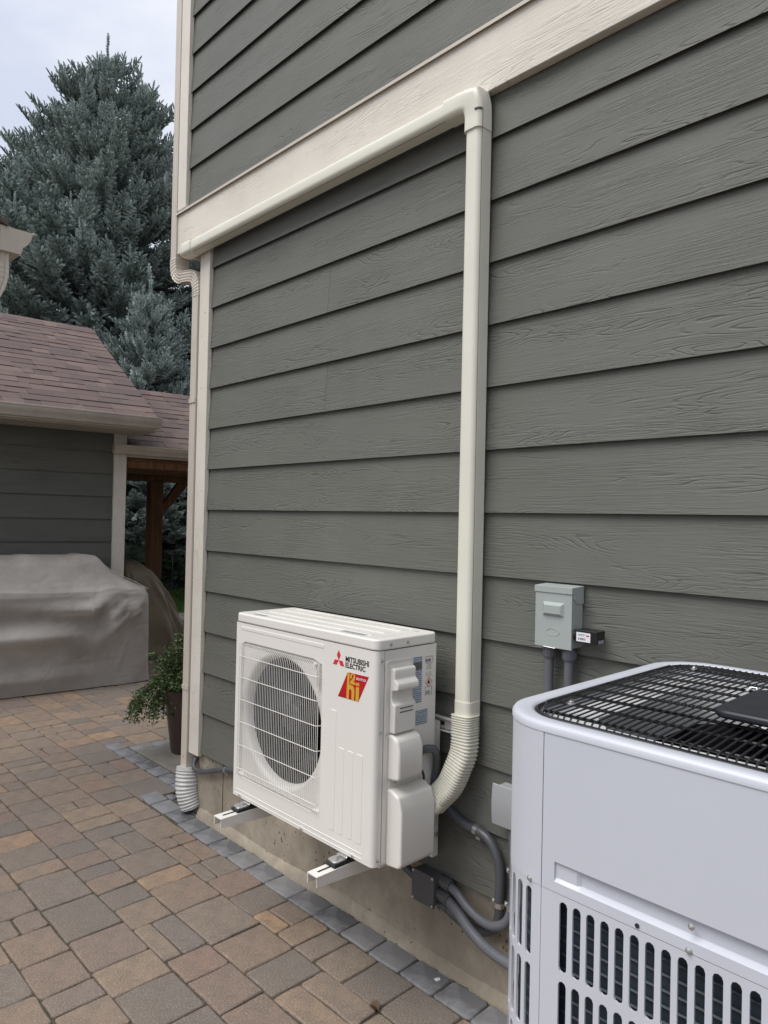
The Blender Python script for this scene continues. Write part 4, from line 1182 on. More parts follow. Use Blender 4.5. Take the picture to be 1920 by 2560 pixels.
# deck with round opening, sunk below the guard
FC = (2.860, -.54)
dk = MB(); no = 72; vo = []; vi = []
po = plan(.036, .06, 17)
for (x, y) in po: a = math.atan2(y - FC[1], x - FC[0]); rh = min(.320, math.hypot(x - FC[0], y - FC[1]) - .004); vi.append((FC[0] + rh * math.cos(a), FC[1] + rh * math.sin(a))); vo.append((x, y))
n = len(po); dk.add([(x, y, ZT - .024) for x, y in vo] + [(x, y, ZT - .020) for x, y in vi] + [(x, y, ZT - .10) for x, y in vi],
    [(i, (i + 1) % n, n + (i + 1) % n, n + i) for i in range(n)] + [(n + i, n + (i + 1) % n, 2 * n + (i + 1) % n, 2 * n + i) for i in range(n)], True)
cdb(dk.build('fan_deck', M['deckwhite'], cd, sharp=40))
cdb(MB().lathe([(.001, -.62), (.320, -.62), (.320, -.10)], (FC[0], FC[1], ZT), 'z', 40, True, False).build('inner_cavity', M['dark'], cd))
fh = MB().lathe([(.001, .0), (.03, .0), (.035, -.01), (.035, -.05)], (FC[0], FC[1], ZT - .055), 'z', 20).build('fan', M['motor'], cd); cdb(fh)
for b in range(2):
    mm = MB(); vs = []; a0 = R(180 * b - 72)
    for i in range(7):
        rr_ = .035 + .250 * i / 6; spread = R(20 + 40 * i / 6)
        for j in range(7):
            t = j / 6 - .5; a = a0 + spread * t + R(10) * i / 6
            vs.append((FC[0] + rr_ * math.cos(a), FC[1] + rr_ * math.sin(a), ZT - .085 + .055 * t))
    fs = [(i * 7 + j, i * 7 + j + 1, (i + 1) * 7 + j + 1, (i + 1) * 7 + j) for i in range(6) for j in range(6)]
    mm.add(vs, fs, True).build('fan_blade', M['deckwhite'], fh)
# wire guard: closely spaced rods on cross wires
gd = MB(); gi = .040
xx = X0 + gi
ZR = ZT + .001
def inside_y(x):
    r = RC - gi + .02
    e_ = 0
    if x < X0 + gi + r: q = X0 + gi + r - x; e_ = r - math.sqrt(max(0, r * r - q * q))
    if x > X1 - gi - r: q = x - (X1 - gi - r); e_ = r - math.sqrt(max(0, r * r - q * q))
    return Y0 + gi + e_ - .002, Y1 - gi - e_ + .002
xx = X0 + gi + .004
while xx < X1 - gi:
    a, b = inside_y(xx)
    def dome(y): return .010 * (1 - ((y - FC[1]) / .33) ** 2) * (1 - ((xx - FC[0]) / .36) ** 2)
    P_ = [(xx, a, ZR - .010), (xx, a + .008, ZR + dome(a))] + [(xx, a + .008 + (b - a - .016) * t / 8, ZR + dome(a + .008 + (b - a - .016) * t / 8)) for t in range(1, 8)] + [(xx, b - .008, ZR + dome(b)), (xx, b, ZR - .010)]
    gd.tube(P_, .0016, 6, True, True); xx += .01235
yy = Y0 + gi + .028
rows_y = []
while yy < Y1 - gi: rows_y.append(yy); yy += .0655
for yy in rows_y:
    # x extent inside the rounded plan
    r = RC - gi + .02; e_ = 0
    if yy < Y0 + gi + r: q = Y0 + gi + r - yy; e_ = r - math.sqrt(max(0, r * r - q * q))
    if yy > Y1 - gi - r: q = yy - (Y1 - gi - r); e_ = r - math.sqrt(max(0, r * r - q * q))
    def dm(x): return .010 * (1 - ((yy - FC[1]) / .33) ** 2) * (1 - ((x - FC[0]) / .36) ** 2)
    xa, xb = X0 + gi + e_, X1 - gi - e_
    for dy in (0.0,):
        gd.tube([(xa + (xb - xa) * t / 14, yy + dy, ZR - .0045 + dm(xa + (xb - xa) * t / 14)) for t in range(15)], .0027, 6, True, True)
gr = plan(gi - .0005, .07, 8); gd.tube([(x, y, ZR - .0065) for x, y in gr] + [(gr[0][0], gr[0][1], ZR - .0065)], .0052, 6, False)
cdb(gd.build('wire_guard', M['black'], cd, sharp=60))
for (bx_, by_) in ((2.572, -.765), (2.585, -.300)):
    cdb(MB().lathe([(.009, 0), (.009, .002), (.0055, .002), (.0055, .005), (.003, .006), (.003, .008)], (bx_, by_, ZT + .002), 'z', 6).build('bolt', M['zinc'], cd))
cap = MB(); pc = rrect(FC[0] - .088, FC[1] - .165, FC[0] + .105, FC[1] + .015 + .0, .022, 5)
cap.prism([(x, y) for x, y in rrect(2.785, -.725, 2.985, -.525, .022, 5)], 'z', ZT + .020, ZT + .034, True)
cdb(cap.build('motor_cap', M['cap'], cd, .006, 3))
cdb(MB().lathe([(.03, 0), (.04, .004), (.035, .008), (.02, .009)], (2.88, -.62, ZT + .033), 'z', 24).build('motor_cap_dome', M['cap'], cd))
cdb(MB().tube([(2.75, -.478, ZT + .014), (2.755, -.468, ZT + .02), (2.765, -.466, ZT + .02), (2.768, -.476, ZT + .012)], .0025, 8).build('eyelet', M['zinc'], cd))
def scr_s(s, z, r=.0045):
    x, y = at_s(s, .001); cdb(screw(cd, x, y, z, 'y', .003))
scr_s(S0 + .229, -.551); scr_s(S0 + .226, -.583); scr_s(S0 - .022, -.583)
x, y = at_s(S0 + .155, .0004); cdb(MB().lathe([(.0032, .0), (.0032, -.0012)], (x, y, -.581), 'y', 12).build('hole', M['dark'], cd))
cdb(MB().box(X0 - .03, Y0 - .03, GZ + .001, X1 + .03, Y1 + .03, ZB - .004).build('equipment_pad', M['pad'], cd, .006, 2))

# ------------------------------------------------------------------ garage and covered patio (own frame: +x to the viewer's left along the wall, +y towards the viewer)
AZ = R(83.3)
# local x axis = (-cos az, -sin az), local y axis = (sin az, -cos az)
GROT = math.atan2(-math.sin(AZ), -math.cos(AZ))
ga = empty('garage', (-3.58464, 1.05081, 0), GROT, label='low grey lap-sided garage with a brown shingle roof behind the covered grill', cat='garage')
# with this rotation local +y points to (sin az, -cos az): towards the house and the camera
def gl(m, name, mat, parent=None, **kw): return m.build(name, mat, parent or ga, **kw)
gl(MB().box(-.10, -4.3, GZ - .02, 6, -.02, .77), 'wall_core', M['siding'])
SG = .2175
for k in range(11):
    z0 = .571 - k * SG + 0; 
    pr = [(0, 0), (-.0075, 0), (-.0225, .255), (-.015, .255)]
    z1 = .255 if k else .20
    m = MB().prism([(y, z * (z1 / .255)) for y, z in pr], 'x', .0, 5.9)
    o = m.build('siding_plank', M['siding'], ga, .0012, 1); o.location = (.0, 0.0, z0)
gl(MB().box(-.118, -.014, GZ - .01, .001, .018, .765), 'corner_board', M['trim_v'], bevel=.003)
gl(MB().box(-.118, -.12, GZ - .01, -.098, -.0145, .765), 'corner_board', M['trim_v'], bevel=.003)
gl(MB().box(-.26, .0, .752, 6, .415, .766), 'soffit', M['soffit'])
gl(MB().box(-.264, .405, .768, 6, .425, .885), 'fascia', M['trim_h'], bevel=.002)
gl(MB().box(-.20, .02, .745, 6, .20, .7515), 'frieze_shadow_board', M['soffit'])
gl(MB().box(.82, .12, .742, .95, .2, .7515), 'soffit_vent', M['gutter'])
def kgutter(x0, x1, y0, z0, w=.118, h=.105, name='gutter', parent=None, mat=None):
    """K style: back at y0, front at y0+w, top at z0+h"""
    pf = [(y0, z0 + h - .004), (y0, z0), (y0 + w * .55, z0), (y0 + w * .62, z0 + h * .10), (y0 + w * .64, z0 + h * .24), (y0 + w * .78, z0 + h * .40), (y0 + w * .90, z0 + h * .58), (y0 + w * .94, z0 + h * .78), (y0 + w * .94, z0 + h * .84), (y0 + w, z0 + h * .87), (y0 + w, z0 + h), (y0 + w * .90, z0 + h), (y0 + w * .90, z0 + h * .94)]
    inner = [(y0 + .006, z0 + h - .02)]
    m = MB().prism(pf, 'x', x0, x1); return m.build(name, mat or M['gutter'], parent, .0015, 1)
kgutter(-.29, 6, .427, .781, .085, .100, parent=ga)
# roof deck and individual shingles
def roof(parent, x0, x1, ye, ze, yr, zr, first_row, cap_shingles=True, expo=.143, wid=.30, nmax=150, seed=1, both=True):
    rr_ = random.Random(seed)
    L = math.hypot(yr - ye, zr - ze); ux, uz = (yr - ye) / L, (zr - ze) / L
    nx, nz = -uz * (1 if True else 1), ux    # normal (y,z)
    if nz < 0: nx, nz = -nx, -nz
    m = MB()
    t = .03
    m.add([(x0, ye, ze - .004), (x1, ye, ze - .004), (x1, yr, zr - .004), (x0, yr, zr - .004), (x0, ye, ze - t), (x1, ye, ze - t), (x1, yr, zr - t), (x0, yr, zr - t)],
          [(0, 1, 2, 3), (4, 7, 6, 5), (0, 4, 5, 1), (1, 5, 6, 2), (2, 6, 7, 3), (3, 7, 4, 0)])
    if both:
        y2 = 2 * yr - ye
        m.add([(x0, y2, ze - .004), (x1, y2, ze - .004), (x1, yr, zr - .004), (x0, yr, zr - .004), (x0, y2, ze - t), (x1, y2, ze - t), (x1, yr, zr - t), (x0, yr, zr - t)],
              [(0, 3, 2, 1), (4, 5, 6, 7), (0, 1, 5, 4), (1, 2, 6, 5), (2, 3, 7, 6), (3, 0, 4, 7)])
    m.build('roof_deck', M['shingle'], parent)
    # a few shared shingle meshes
    th = .0036
    def smesh(w):
        h = expo * 1.25
        m = MB(); 
        a = Vector((0, ux, uz)); nn = Vector((0, nx, nz))
        def P(x, s, hgt): return (x, ux * s + nx * hgt, uz * s + nz * hgt)
        vs = [P(0, 0, 0), P(w, 0, 0), P(w, h, 0), P(0, h, 0), P(0, 0, th * 2), P(w, 0, th * 2), P(w, h, th * .4), P(0, h, th * .4)]
        m.add(vs, [(0, 3, 2, 1), (4, 5, 6, 7), (0, 1, 5, 4), (1, 2, 6, 5), (2, 3, 7, 6), (3, 0, 4, 7)]); return m
    sizes = [.09, .13, .17, .21, .26, .30]
    meshes = {w: smesh(w).mesh('shingle', M['shingle']) for w in sizes}
    items = []
    rows = int(L / expo)
    for r in range(rows + 1):
        s0 = r * expo; x = x0 - rr_.uniform(0, .0)
        while x < x1:
            w = rr_.choice(sizes)
            if x + w > x1: 
                cand = [q for q in sizes if x + q <= x1 + .02]
                if not cand: break
                w = cand[-1]
            items.append((x, s0, w, rr_.random() < .45)); x += w + .001
    items.sort(key=lambda q: q[0])
    st = MB(); tn = []
    for i, (x, s0, w, thick) in enumerate(items):
        lift = .0035 if thick else 0
        p = (x, ye + ux * s0 + nx * lift, ze + uz * s0 + nz * lift)
        if i < nmax:
            o = bpy.data.objects.new('shingle', meshes[w]); C.objects.link(o); o.parent = parent; o.location = p
        else:
            q = smesh(w); st.add([(a + p[0], b + p[1], c + p[2]) for a, b, c in q.v], q.f); tn += [rr_.random()] * 6
    if st.f:
        me = st.mesh('shingle', M['shingle'], recalc=False)
        at = me.attributes.new('tone', 'FLOAT', 'FACE'); at.data.foreach_set('value', tn)
        o = bpy.data.objects.new('shingle', me); C.objects.link(o); o.parent = parent; o['kind'] = 'stuff'
    # ridge caps
    x = x0 - .005
    while x < x1:
        h2 = .012 + (0.004)
        m = MB()
        yy = .13 * ux; zz = .13 * uz
        vs = [(0, -yy, -zz + .012), (0, 0, .016), (0, yy, -zz + .012), (.2, -yy, -zz + .006), (.2, 0, .010), (.2, yy, -zz + .006)]
        vs += [(a, b, c - .007) for a, b, c in vs]
        m.add(vs, [(0, 1, 4, 3), (1, 2, 5, 4), (6, 9, 10, 7), (7, 10, 11, 8), (0, 6, 7, 1), (1, 7, 8, 2), (0, 3, 9, 6), (2, 8, 11, 5), (3, 4, 10, 9), (4, 5, 11, 10)])
        o = m.build('ridge_shingle', M['shingle'], parent); o.location = (x, yr, zr + .004); x += .142
roof(ga, -.268, 4.5, .455, .872, -1.87, 2.165, 0, nmax=285, seed=4, expo=.137)
# gable end trim
m = MB(); t = .12
for sgn in (0, 1):
    ya, yb_ = (.43, -1.87) if not sgn else (-4.17, -1.87)
    m.add([(-.262, ya, .855), (-.262, yb_, 2.135), (-.262, yb_, 2.135 - t), (-.262, ya, .855 - t * .8), (-.242, ya, .855), (-.242, yb_, 2.135), (-.242, yb_, 2.135 - t), (-.242, ya, .855 - t * .8)],
          [(0, 1, 2, 3), (4, 7, 6, 5), (0, 4, 5, 1), (1, 5, 6, 2), (2, 6, 7, 3), (3, 7, 4, 0)])
gl(m, 'rake_board', M['trim_h'])
m = MB().prism([(-.02, .76), (-1.87, 1.99), (-3.9, .76)], 'x', -.10, -.08); gl(m, 'gable_wall', M['siding'])

# covered patio next to the garage
pg = empty('covered_patio', (-3.58464, 1.05081, 0), GROT, label='low shingled patio roof on cedar posts beside the garage', cat='patio cover')
roof(pg, -3.6, -.122, .085, .640, -1.35, 1.428, 0, nmax=200, seed=9, expo=.137)
kgutter(-3.6, .022, .022, .553, .088, .088, parent=pg)
MB().box(-3.6, .0, .53, -.121, .0215, .632).build('fascia', M['gutter'], pg)
MB().box(-3.6, -2.75, .50, -.125, -.03, .525).build('ceiling', M['timber'], pg)
MB().box(-3.6, -2.6, .42, -.125, -2.45, .498).build('beam', M['timber'], pg, .004)
MB().box(-3.6, -.16, .43, -.125, -.035, .498).build('beam', M['timber'], pg, .004)
MB().box(-1.385, -2.60, GZ, -1.205, -2.45, .418).build('post', M['timber'], pg, .005)
m = MB(); 
vs = [(-1.39, -2.48, -.04), (-1.39, -2.48, .07), (-1.78, -2.48, .418), (-1.66, -2.48, .418)]
vs = [(-1.34, -2.46, -.10), (-1.345, -2.46, .06), (-1.60, -2.46, .418), (-1.76, -2.46, .418)]
vs += [(a, b - .10, c) for a, b, c in vs]
m.add(vs, [(0, 1, 2, 3), (4, 7, 6, 5), (0, 4, 5, 1), (1, 5, 6, 2), (2, 6, 7, 3), (3, 7, 4, 0)]); m.build('brace', M['timber'], pg, .003)
MB().box(-3.45, -2.60, GZ, -3.28, -2.45, .418).build('post', M['timber'], pg, .005)
MB().box(-.17, -.55, .08, -.125, -.50, .30).build('wall_light', M['trim_v'], pg, .004)
s = MB().box(-4.2, -3.2, GZ - .01, -.13, -.32, GZ + .05); o = s.build('patio_slab', M['slab']); o.location = (-3.58464, 1.05081, 0); o.rotation_euler = (0, 0, GROT)
tag(o, kind='structure')

# ------------------------------------------------------------------ covers
def sup(a, n):
    c, s_ = math.cos(a), math.sin(a)
    return math.copysign(abs(c) ** (2 / n), c), math.copysign(abs(s_) ** (2 / n), s_)
gc = empty('grill_cover', (-3.58464, 1.05081, 0), GROT, label='large taupe fabric cover draped over a grill in front of the garage', cat='grill cover')
# levels: (z, x0, x1, y0, y1, squareness)
lv = [(-1.532, -.19, 1.72, .10, .70, 9), (-1.515, -.187, 1.715, .10, .70, 9), (-1.40, -.180, 1.705, .11, .695, 9), (-1.25, -.175, 1.70, .11, .69, 9), (-1.1, -.172, 1.695, .11, .69, 9), (-.95, -.168, 1.69, .11, .69, 9), (-.82, -.165, 1.685, .11, .69, 9),
      (-.74, -.160, 1.68, .115, .685, 8), (-.700, -.150, 1.665, .12, .67, 7), (-.672, -.09, 1.60, .13, .63, 6), (-.62, .02, 1.47, .14, .585, 6), (-.55, .115, 1.33, .15, .54, 6), (-.48, .19, 1.19, .16, .50, 6), (-.435, .225, 1.09, .18, .46, 6), (-.412, .25, 1.03, .21, .42, 5), (-.405, .30, .98, .25, .38, 4)]
# resample the levels
def lvl(t):
    f = t * (len(lv) - 1); i = min(int(f), len(lv) - 2); u = f - i
    return [lv[i][k] * (1 - u) + lv[i + 1][k] * u for k in range(6)]
nl, na = 110, 300
rc_ = random.Random(14)
CREASES = []
for k in range(16):
    ax_, az_ = rc_.uniform(-.1, 1.5), rc_.uniform(-1.25, -.75); th_ = rc_.choice([-1, 1]) * rc_.uniform(.5, 1.3); l_ = rc_.uniform(.12, .35)
    CREASES.append((ax_, az_, ax_ + l_ * math.cos(th_), az_ - l_ * abs(math.sin(th_)), rc_.choice([-1, 1]) * rc_.uniform(.006, .011)))
vs = []
for i in range(nl + 1):
    z, x0_, x1_, y0_, y1_, sq = lvl(i / nl)
    cx_, cy_ = (x0_ + x1_) / 2, (y0_ + y1_) / 2; hx, hy = (x1_ - x0_) / 2, (y1_ - y0_) / 2
    for k in range(na):
        a = 2 * PI * k / na; c, s_ = sup(a, sq)
        X, Y_ = cx_ + hx * c, cy_ + hy * s_
        nx_, ny_ = math.cos(a) * .6, math.sin(a)
        below = max(0, min(1, (-.70 - z) / .22)); below = below * below * (3 - 2 * below)
        # swag and crease lines of the hanging cloth
        def crest(ax, az, bx, bz_, w0, w1, amp):
            dx, dz_ = bx - ax, bz_ - az; L2 = dx * dx + dz_ * dz_; t = max(0, min(1, ((X - ax) * dx + (z - az) * dz_) / L2))
            d = math.hypot(X - ax - t * dx, z - az - t * dz_); w = w0 + (w1 - w0) * t
            return amp * math.exp(-(d / w) ** 2) * (1 - .75 * t)
        u = (X - .98) / .78
        sag = z + .70 + .40 * (1 - u * u)
        edge_ = max(0, min(1, (z + 1.53) / .12))
        dsp = .052 * math.exp(-(sag / .075) ** 2) * math.exp(-max(0, u * u - 1) * 3) + .026 * math.exp(-((sag + .34) / .10) ** 2) * edge_ - .03 * math.exp(-((sag - .16) / .09) ** 2)
        dsp += crest(.26, -.68, .50, -1.15, .035, .10, .045) + crest(.24, -.68, .10, -1.25, .03, .09, .040) + crest(.22, -.68, -.02, -.95, .03, .07, .030)
        dsp += crest(-.13, -.74, .12, -1.1, .03, .08, .030) + crest(-.15, -.74, -.08, -1.45, .03, .05, .014) - crest(.05, -.72, .02, -1.15, .05, .08, .028)
        for (ax_, az_, bx_, bz2, am) in CREASES: dsp += crest(ax_, az_, bx_, bz2, .012, .020, am)
        for zc_ in (-1.03, -1.30): dsp -= .004 * math.exp(-((z - zc_ + .012 * math.sin(X * 5)) / .007) ** 2)
        dsp = dsp * 1.5 * below + .005 * math.sin(X * 17 + 3 * math.sin(z * 4)) * below
        if ny_ < .3: dsp *= .3
        up_ = 1 - below
        dz = up_ * (.010 * math.sin(X * 13 + Y_ * 9) + .006 * math.sin(X * 29 - z * 22)) * (1 if i < nl - 2 else .5)
        vs.append((X + nx_ * dsp, Y_ + ny_ * dsp, z + dz))
fs = [(i * na + k, i * na + (k + 1) % na, (i + 1) * na + (k + 1) % na, (i + 1) * na + k) for i in range(nl) for k in range(na)]
fs.append(tuple(nl * na + k for k in range(na)))
MB().add(vs, fs, True).build('fabric', M['grillcloth'], gc, sharp=60)
m = MB(); zz = -.66; 
m.tube([(-.176, .60, -1.5), (-.170, .61, -1.1), (-.160, .60, -.76)], .004, 5, True)
m.tube(bz([(.30, .375, -.412), (.62, .388, -.412), (.97, .375, -.414)], 8), .004, 5, True)
m.tube(bz([(.30, .375, -.412), (.12, .52, -.555), (-.05, .60, -.648), (-.14, .66, -.705)], 8), .0035, 5, True)
m.tube(bz([(.97, .375, -.414), (1.25, .50, -.52), (1.52, .60, -.64)], 8), .0035, 5, True).build('seam_welt', M['grillcloth'], gc)
# second cover: rounded chair like form behind
sc = empty('furniture_cover', (-3.58464, 1.05081, 0), GROT, label='brown fabric cover over rounded patio furniture behind the grill cover', cat='furniture cover')
lv2 = [(-1.50, -1.04, -.16, -.95, -.26, 5), (-1.40, -.98, -.17, -.94, -.27, 4), (-1.2, -.89, -.18, -.93, -.27, 4), (-1.0, -.80, -.19, -.92, -.28, 4), (-.85, -.72, -.20, -.90, -.30, 3.5), (-.72, -.64, -.21, -.88, -.33, 3.2), (-.62, -.56, -.22, -.85, -.38, 3), (-.56, -.48, -.24, -.80, -.44, 2.6), (-.53, -.42, -.27, -.72, -.52, 2.3), (-.522, -.41, -.30, -.66, -.58, 2.2)]
vs = []; nl, na = 40, 110
for i in range(nl + 1):
    f = i / nl * (len(lv2) - 1); q = min(int(f), len(lv2) - 2); u = f - q
    z, x0_, x1_, y0_, y1_, sq = [lv2[q][k] * (1 - u) + lv2[q + 1][k] * u for k in range(6)]
    for k in range(na):
        a = 2 * PI * k / na; c, s_ = sup(a, sq); X = (x0_ + x1_) / 2 + (x1_ - x0_) / 2 * c; Y_ = (y0_ + y1_) / 2 + (y1_ - y0_) / 2 * s_
        fade = max(0, min(1, (-.58 - z) / .3))
        dsp = .020 * math.sin(a * 11 + 2.2 * math.sin(z * 3.1)) * fade + .012 * math.sin(a * 23 + z * 5) * fade + .010 * math.sin(z * 14 + a * 3) * (1 - i / nl)
        vs.append((X + math.cos(a) * dsp, Y_ + math.sin(a) * dsp, z + (.006 * math.sin(X * 40) if i > nl * .6 else 0)))
fs = [(i * na + k, i * na + (k + 1) % na, (i + 1) * na + (k + 1) % na, (i + 1) * na + k) for i in range(nl) for k in range(na)]
fs.append(tuple(nl * na + k for k in range(na)))
MB().add(vs, fs, True).build('fabric', M['browncloth'], sc, sharp=60)

# ------------------------------------------------------------------ eave at the left edge of the picture
ev = empty('side_building', (-.55, -.82, 0), label='cream gutter end and eave of a building reaching in from the left edge', cat='building')
# gutter along -x, front to +y
pf = [(0, .125), (0, 0), (.093, 0), (.100, .012), (.103, .035), (.125, .055), (.140, .080), (.146, .104), (.146, .110), (.160, .113), (.160, .125), (.148, .125), (.146, .118)]
ZG = 1.234
gm = MB().prism([(a - .0, b + ZG) for a, b in pf], 'x', -1.5, -.003); gm.build('gutter', M['spout'], ev, .0015, 1)
m = MB().prism([(a - .0, b + ZG) for a, b in [(0, .120), (0, 0), (.093, 0), (.100, .012), (.103, .035), (.125, .055), (.140, .080), (.146, .104), (.146, .110), (.158, .113), (.158, .119)]], 'x', -.0029, .0025)
m.build('end_cap', M['spout'], ev)
MB().box(-1.5, -.022, 1.20, 0, -.002, 1.365).build('fascia', M['trim_h'], ev)
MB().box(-1.5, -.34, 1.196, -.01, -.023, 1.206).build('soffit', M['soffit'], ev)
MB().box(-1.5, -3.0, GZ - .02, -.3, -2.2, 1.36).build('wall', M['siding'], ev)
m = MB(); m.add([(-1.55, .03, 1.372), (.02, .03, 1.372), (.02, -1.6, 2.18), (-1.55, -1.6, 2.18), (-1.55, .03, 1.352), (.02, .03, 1.352), (.02, -1.6, 2.16), (-1.55, -1.6, 2.16)],
                [(0, 1, 2, 3), (4, 7, 6, 5), (0, 4, 5, 1), (1, 5, 6, 2), (2, 6, 7, 3), (3, 7, 4, 0)]); m.build('roof', M['shingle'], ev)
sec_pts = [(-.045, .018, ZG + .002), (-.045, .018, ZG - .07)]
o = MB().tube([Vector(p) for p in sec_pts], [1, 1], section=ribbed(.058, .060, 2), upv=(1, 0, 0), smooth=False).build('outlet', M['spout'], ev)
pth = bz([(-.045, .018, ZG - .06), (-.045, .016, ZG - .12), (-.047, -.004, ZG - .19), (-.05, -.05, ZG - .26), (-.05, -.12, ZG - .31), (-.05, -.2, ZG - .35)], 5)
MB().tube(pth, [1 + (.04 if i % 2 else -.01) for i in range(len(pth))], section=ribbed(.060, .062, 2), upv=(1, 0, 0), smooth=False).build('elbow', M['spout'], ev)

# ------------------------------------------------------------------ vegetation
def set_mesh(name, V, F3, tone, mat):
    """numpy arrays -> triangle mesh with a per-face tone"""
    me = bpy.data.meshes.new(name)
    me.vertices.add(len(V)); me.vertices.foreach_set('co', np.asarray(V, np.float32).ravel())
    n = len(F3); me.loops.add(n * 3); me.loops.foreach_set('vertex_index', np.asarray(F3, np.int32).ravel())
    me.polygons.add(n); me.polygons.foreach_set('loop_start', np.arange(0, n * 3, 3, dtype=np.int32))
    me.update(calc_edges=True)
    at = me.attributes.new('tone', 'FLOAT', 'FACE'); at.data.foreach_set('value', np.asarray(tone, np.float32))
    me.materials.append(mat); return me

def shoot_proto(rng, teeth=5, blades=4):
    """one needle-covered shoot of unit length along +z; returns triangle soup (n,3,3) and tone"""
    tris = []; tn = []
    for b in range(blades):
        a = PI * b / blades + rng.uniform(-.2, .2); ca, sa = math.cos(a), math.sin(a)
        for sgn in (-1, 1):
            for t in range(teeth):
                z0 = t / teeth + rng.uniform(-.02, .02); z1 = z0 + 1.5 / teeth
                r = (.27 if t < teeth - 1 else .16) * rng.uniform(.8, 1.15) * sgn
                zt = z0 + 1.55 / teeth + rng.uniform(0, .03)
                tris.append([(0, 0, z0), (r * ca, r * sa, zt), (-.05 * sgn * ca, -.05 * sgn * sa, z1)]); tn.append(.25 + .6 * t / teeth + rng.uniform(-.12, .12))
    return np.array(tris), np.array(tn)
def frame_for(d, upv=(0, 0, 1)):
    d = d / np.linalg.norm(d); x = np.cross(upv, d)
    if np.linalg.norm(x) < 1e-3: x = np.array([1., 0, 0])
    x /= np.linalg.norm(x); y = np.cross(d, x); return np.stack([x, y, d], 1)
rngp = random.Random(11); nrp = np.random.default_rng(5)
SH = [shoot_proto(rngp) for _ in range(4)]
def spray_proto(rng):
    """a branch tip ~1 long along +z with side shoots in a flattish fan"""
    T = []; N = []
    def add(p, d, l, tn):
        t, n = SH[rng.randrange(4)]
        Fm = frame_for(np.array(d, float)); sc = np.array([l * rng.uniform(.85, 1.1)] * 3); sc[0] = sc[1] = min(.26, l) * .62
        T.append((t * sc) @ Fm.T + np.array(p)); N.append(n * .8 + tn)
    for seg in (.40, .62, .82):
        add((0, 0, seg), (rng.uniform(-.08, .08), rng.uniform(-.05, .1), 1), .26, .05)
    add((0, 0, .18), (0, 0, 1), .26, -.2)
    for i, z in enumerate((.18, .34, .5, .64, .76)):
        L_ = .36 - .16 * z
        for sgn in (-1, 1):
            a = R(rng.uniform(42, 62)); yy = rng.uniform(.0, .35)
            d = (sgn * math.sin(a), yy, math.cos(a)); add((0, 0, z), d, L_, -.05 + .12 * rng.random())
            if z < .6: q = np.array(d) / np.linalg.norm(d) * L_ * .8; add(tuple(np.array((0, 0, z)) + q), (sgn * .35, yy + .2, 1), L_ * .75, .08)
    for z in (.45, .72): add((0, 0, z), (rng.uniform(-.25, .25), .9, .55), .22, .12)
    return np.concatenate(T), np.concatenate(N)
SPR = [spray_proto(rngp) for _ in range(7)]

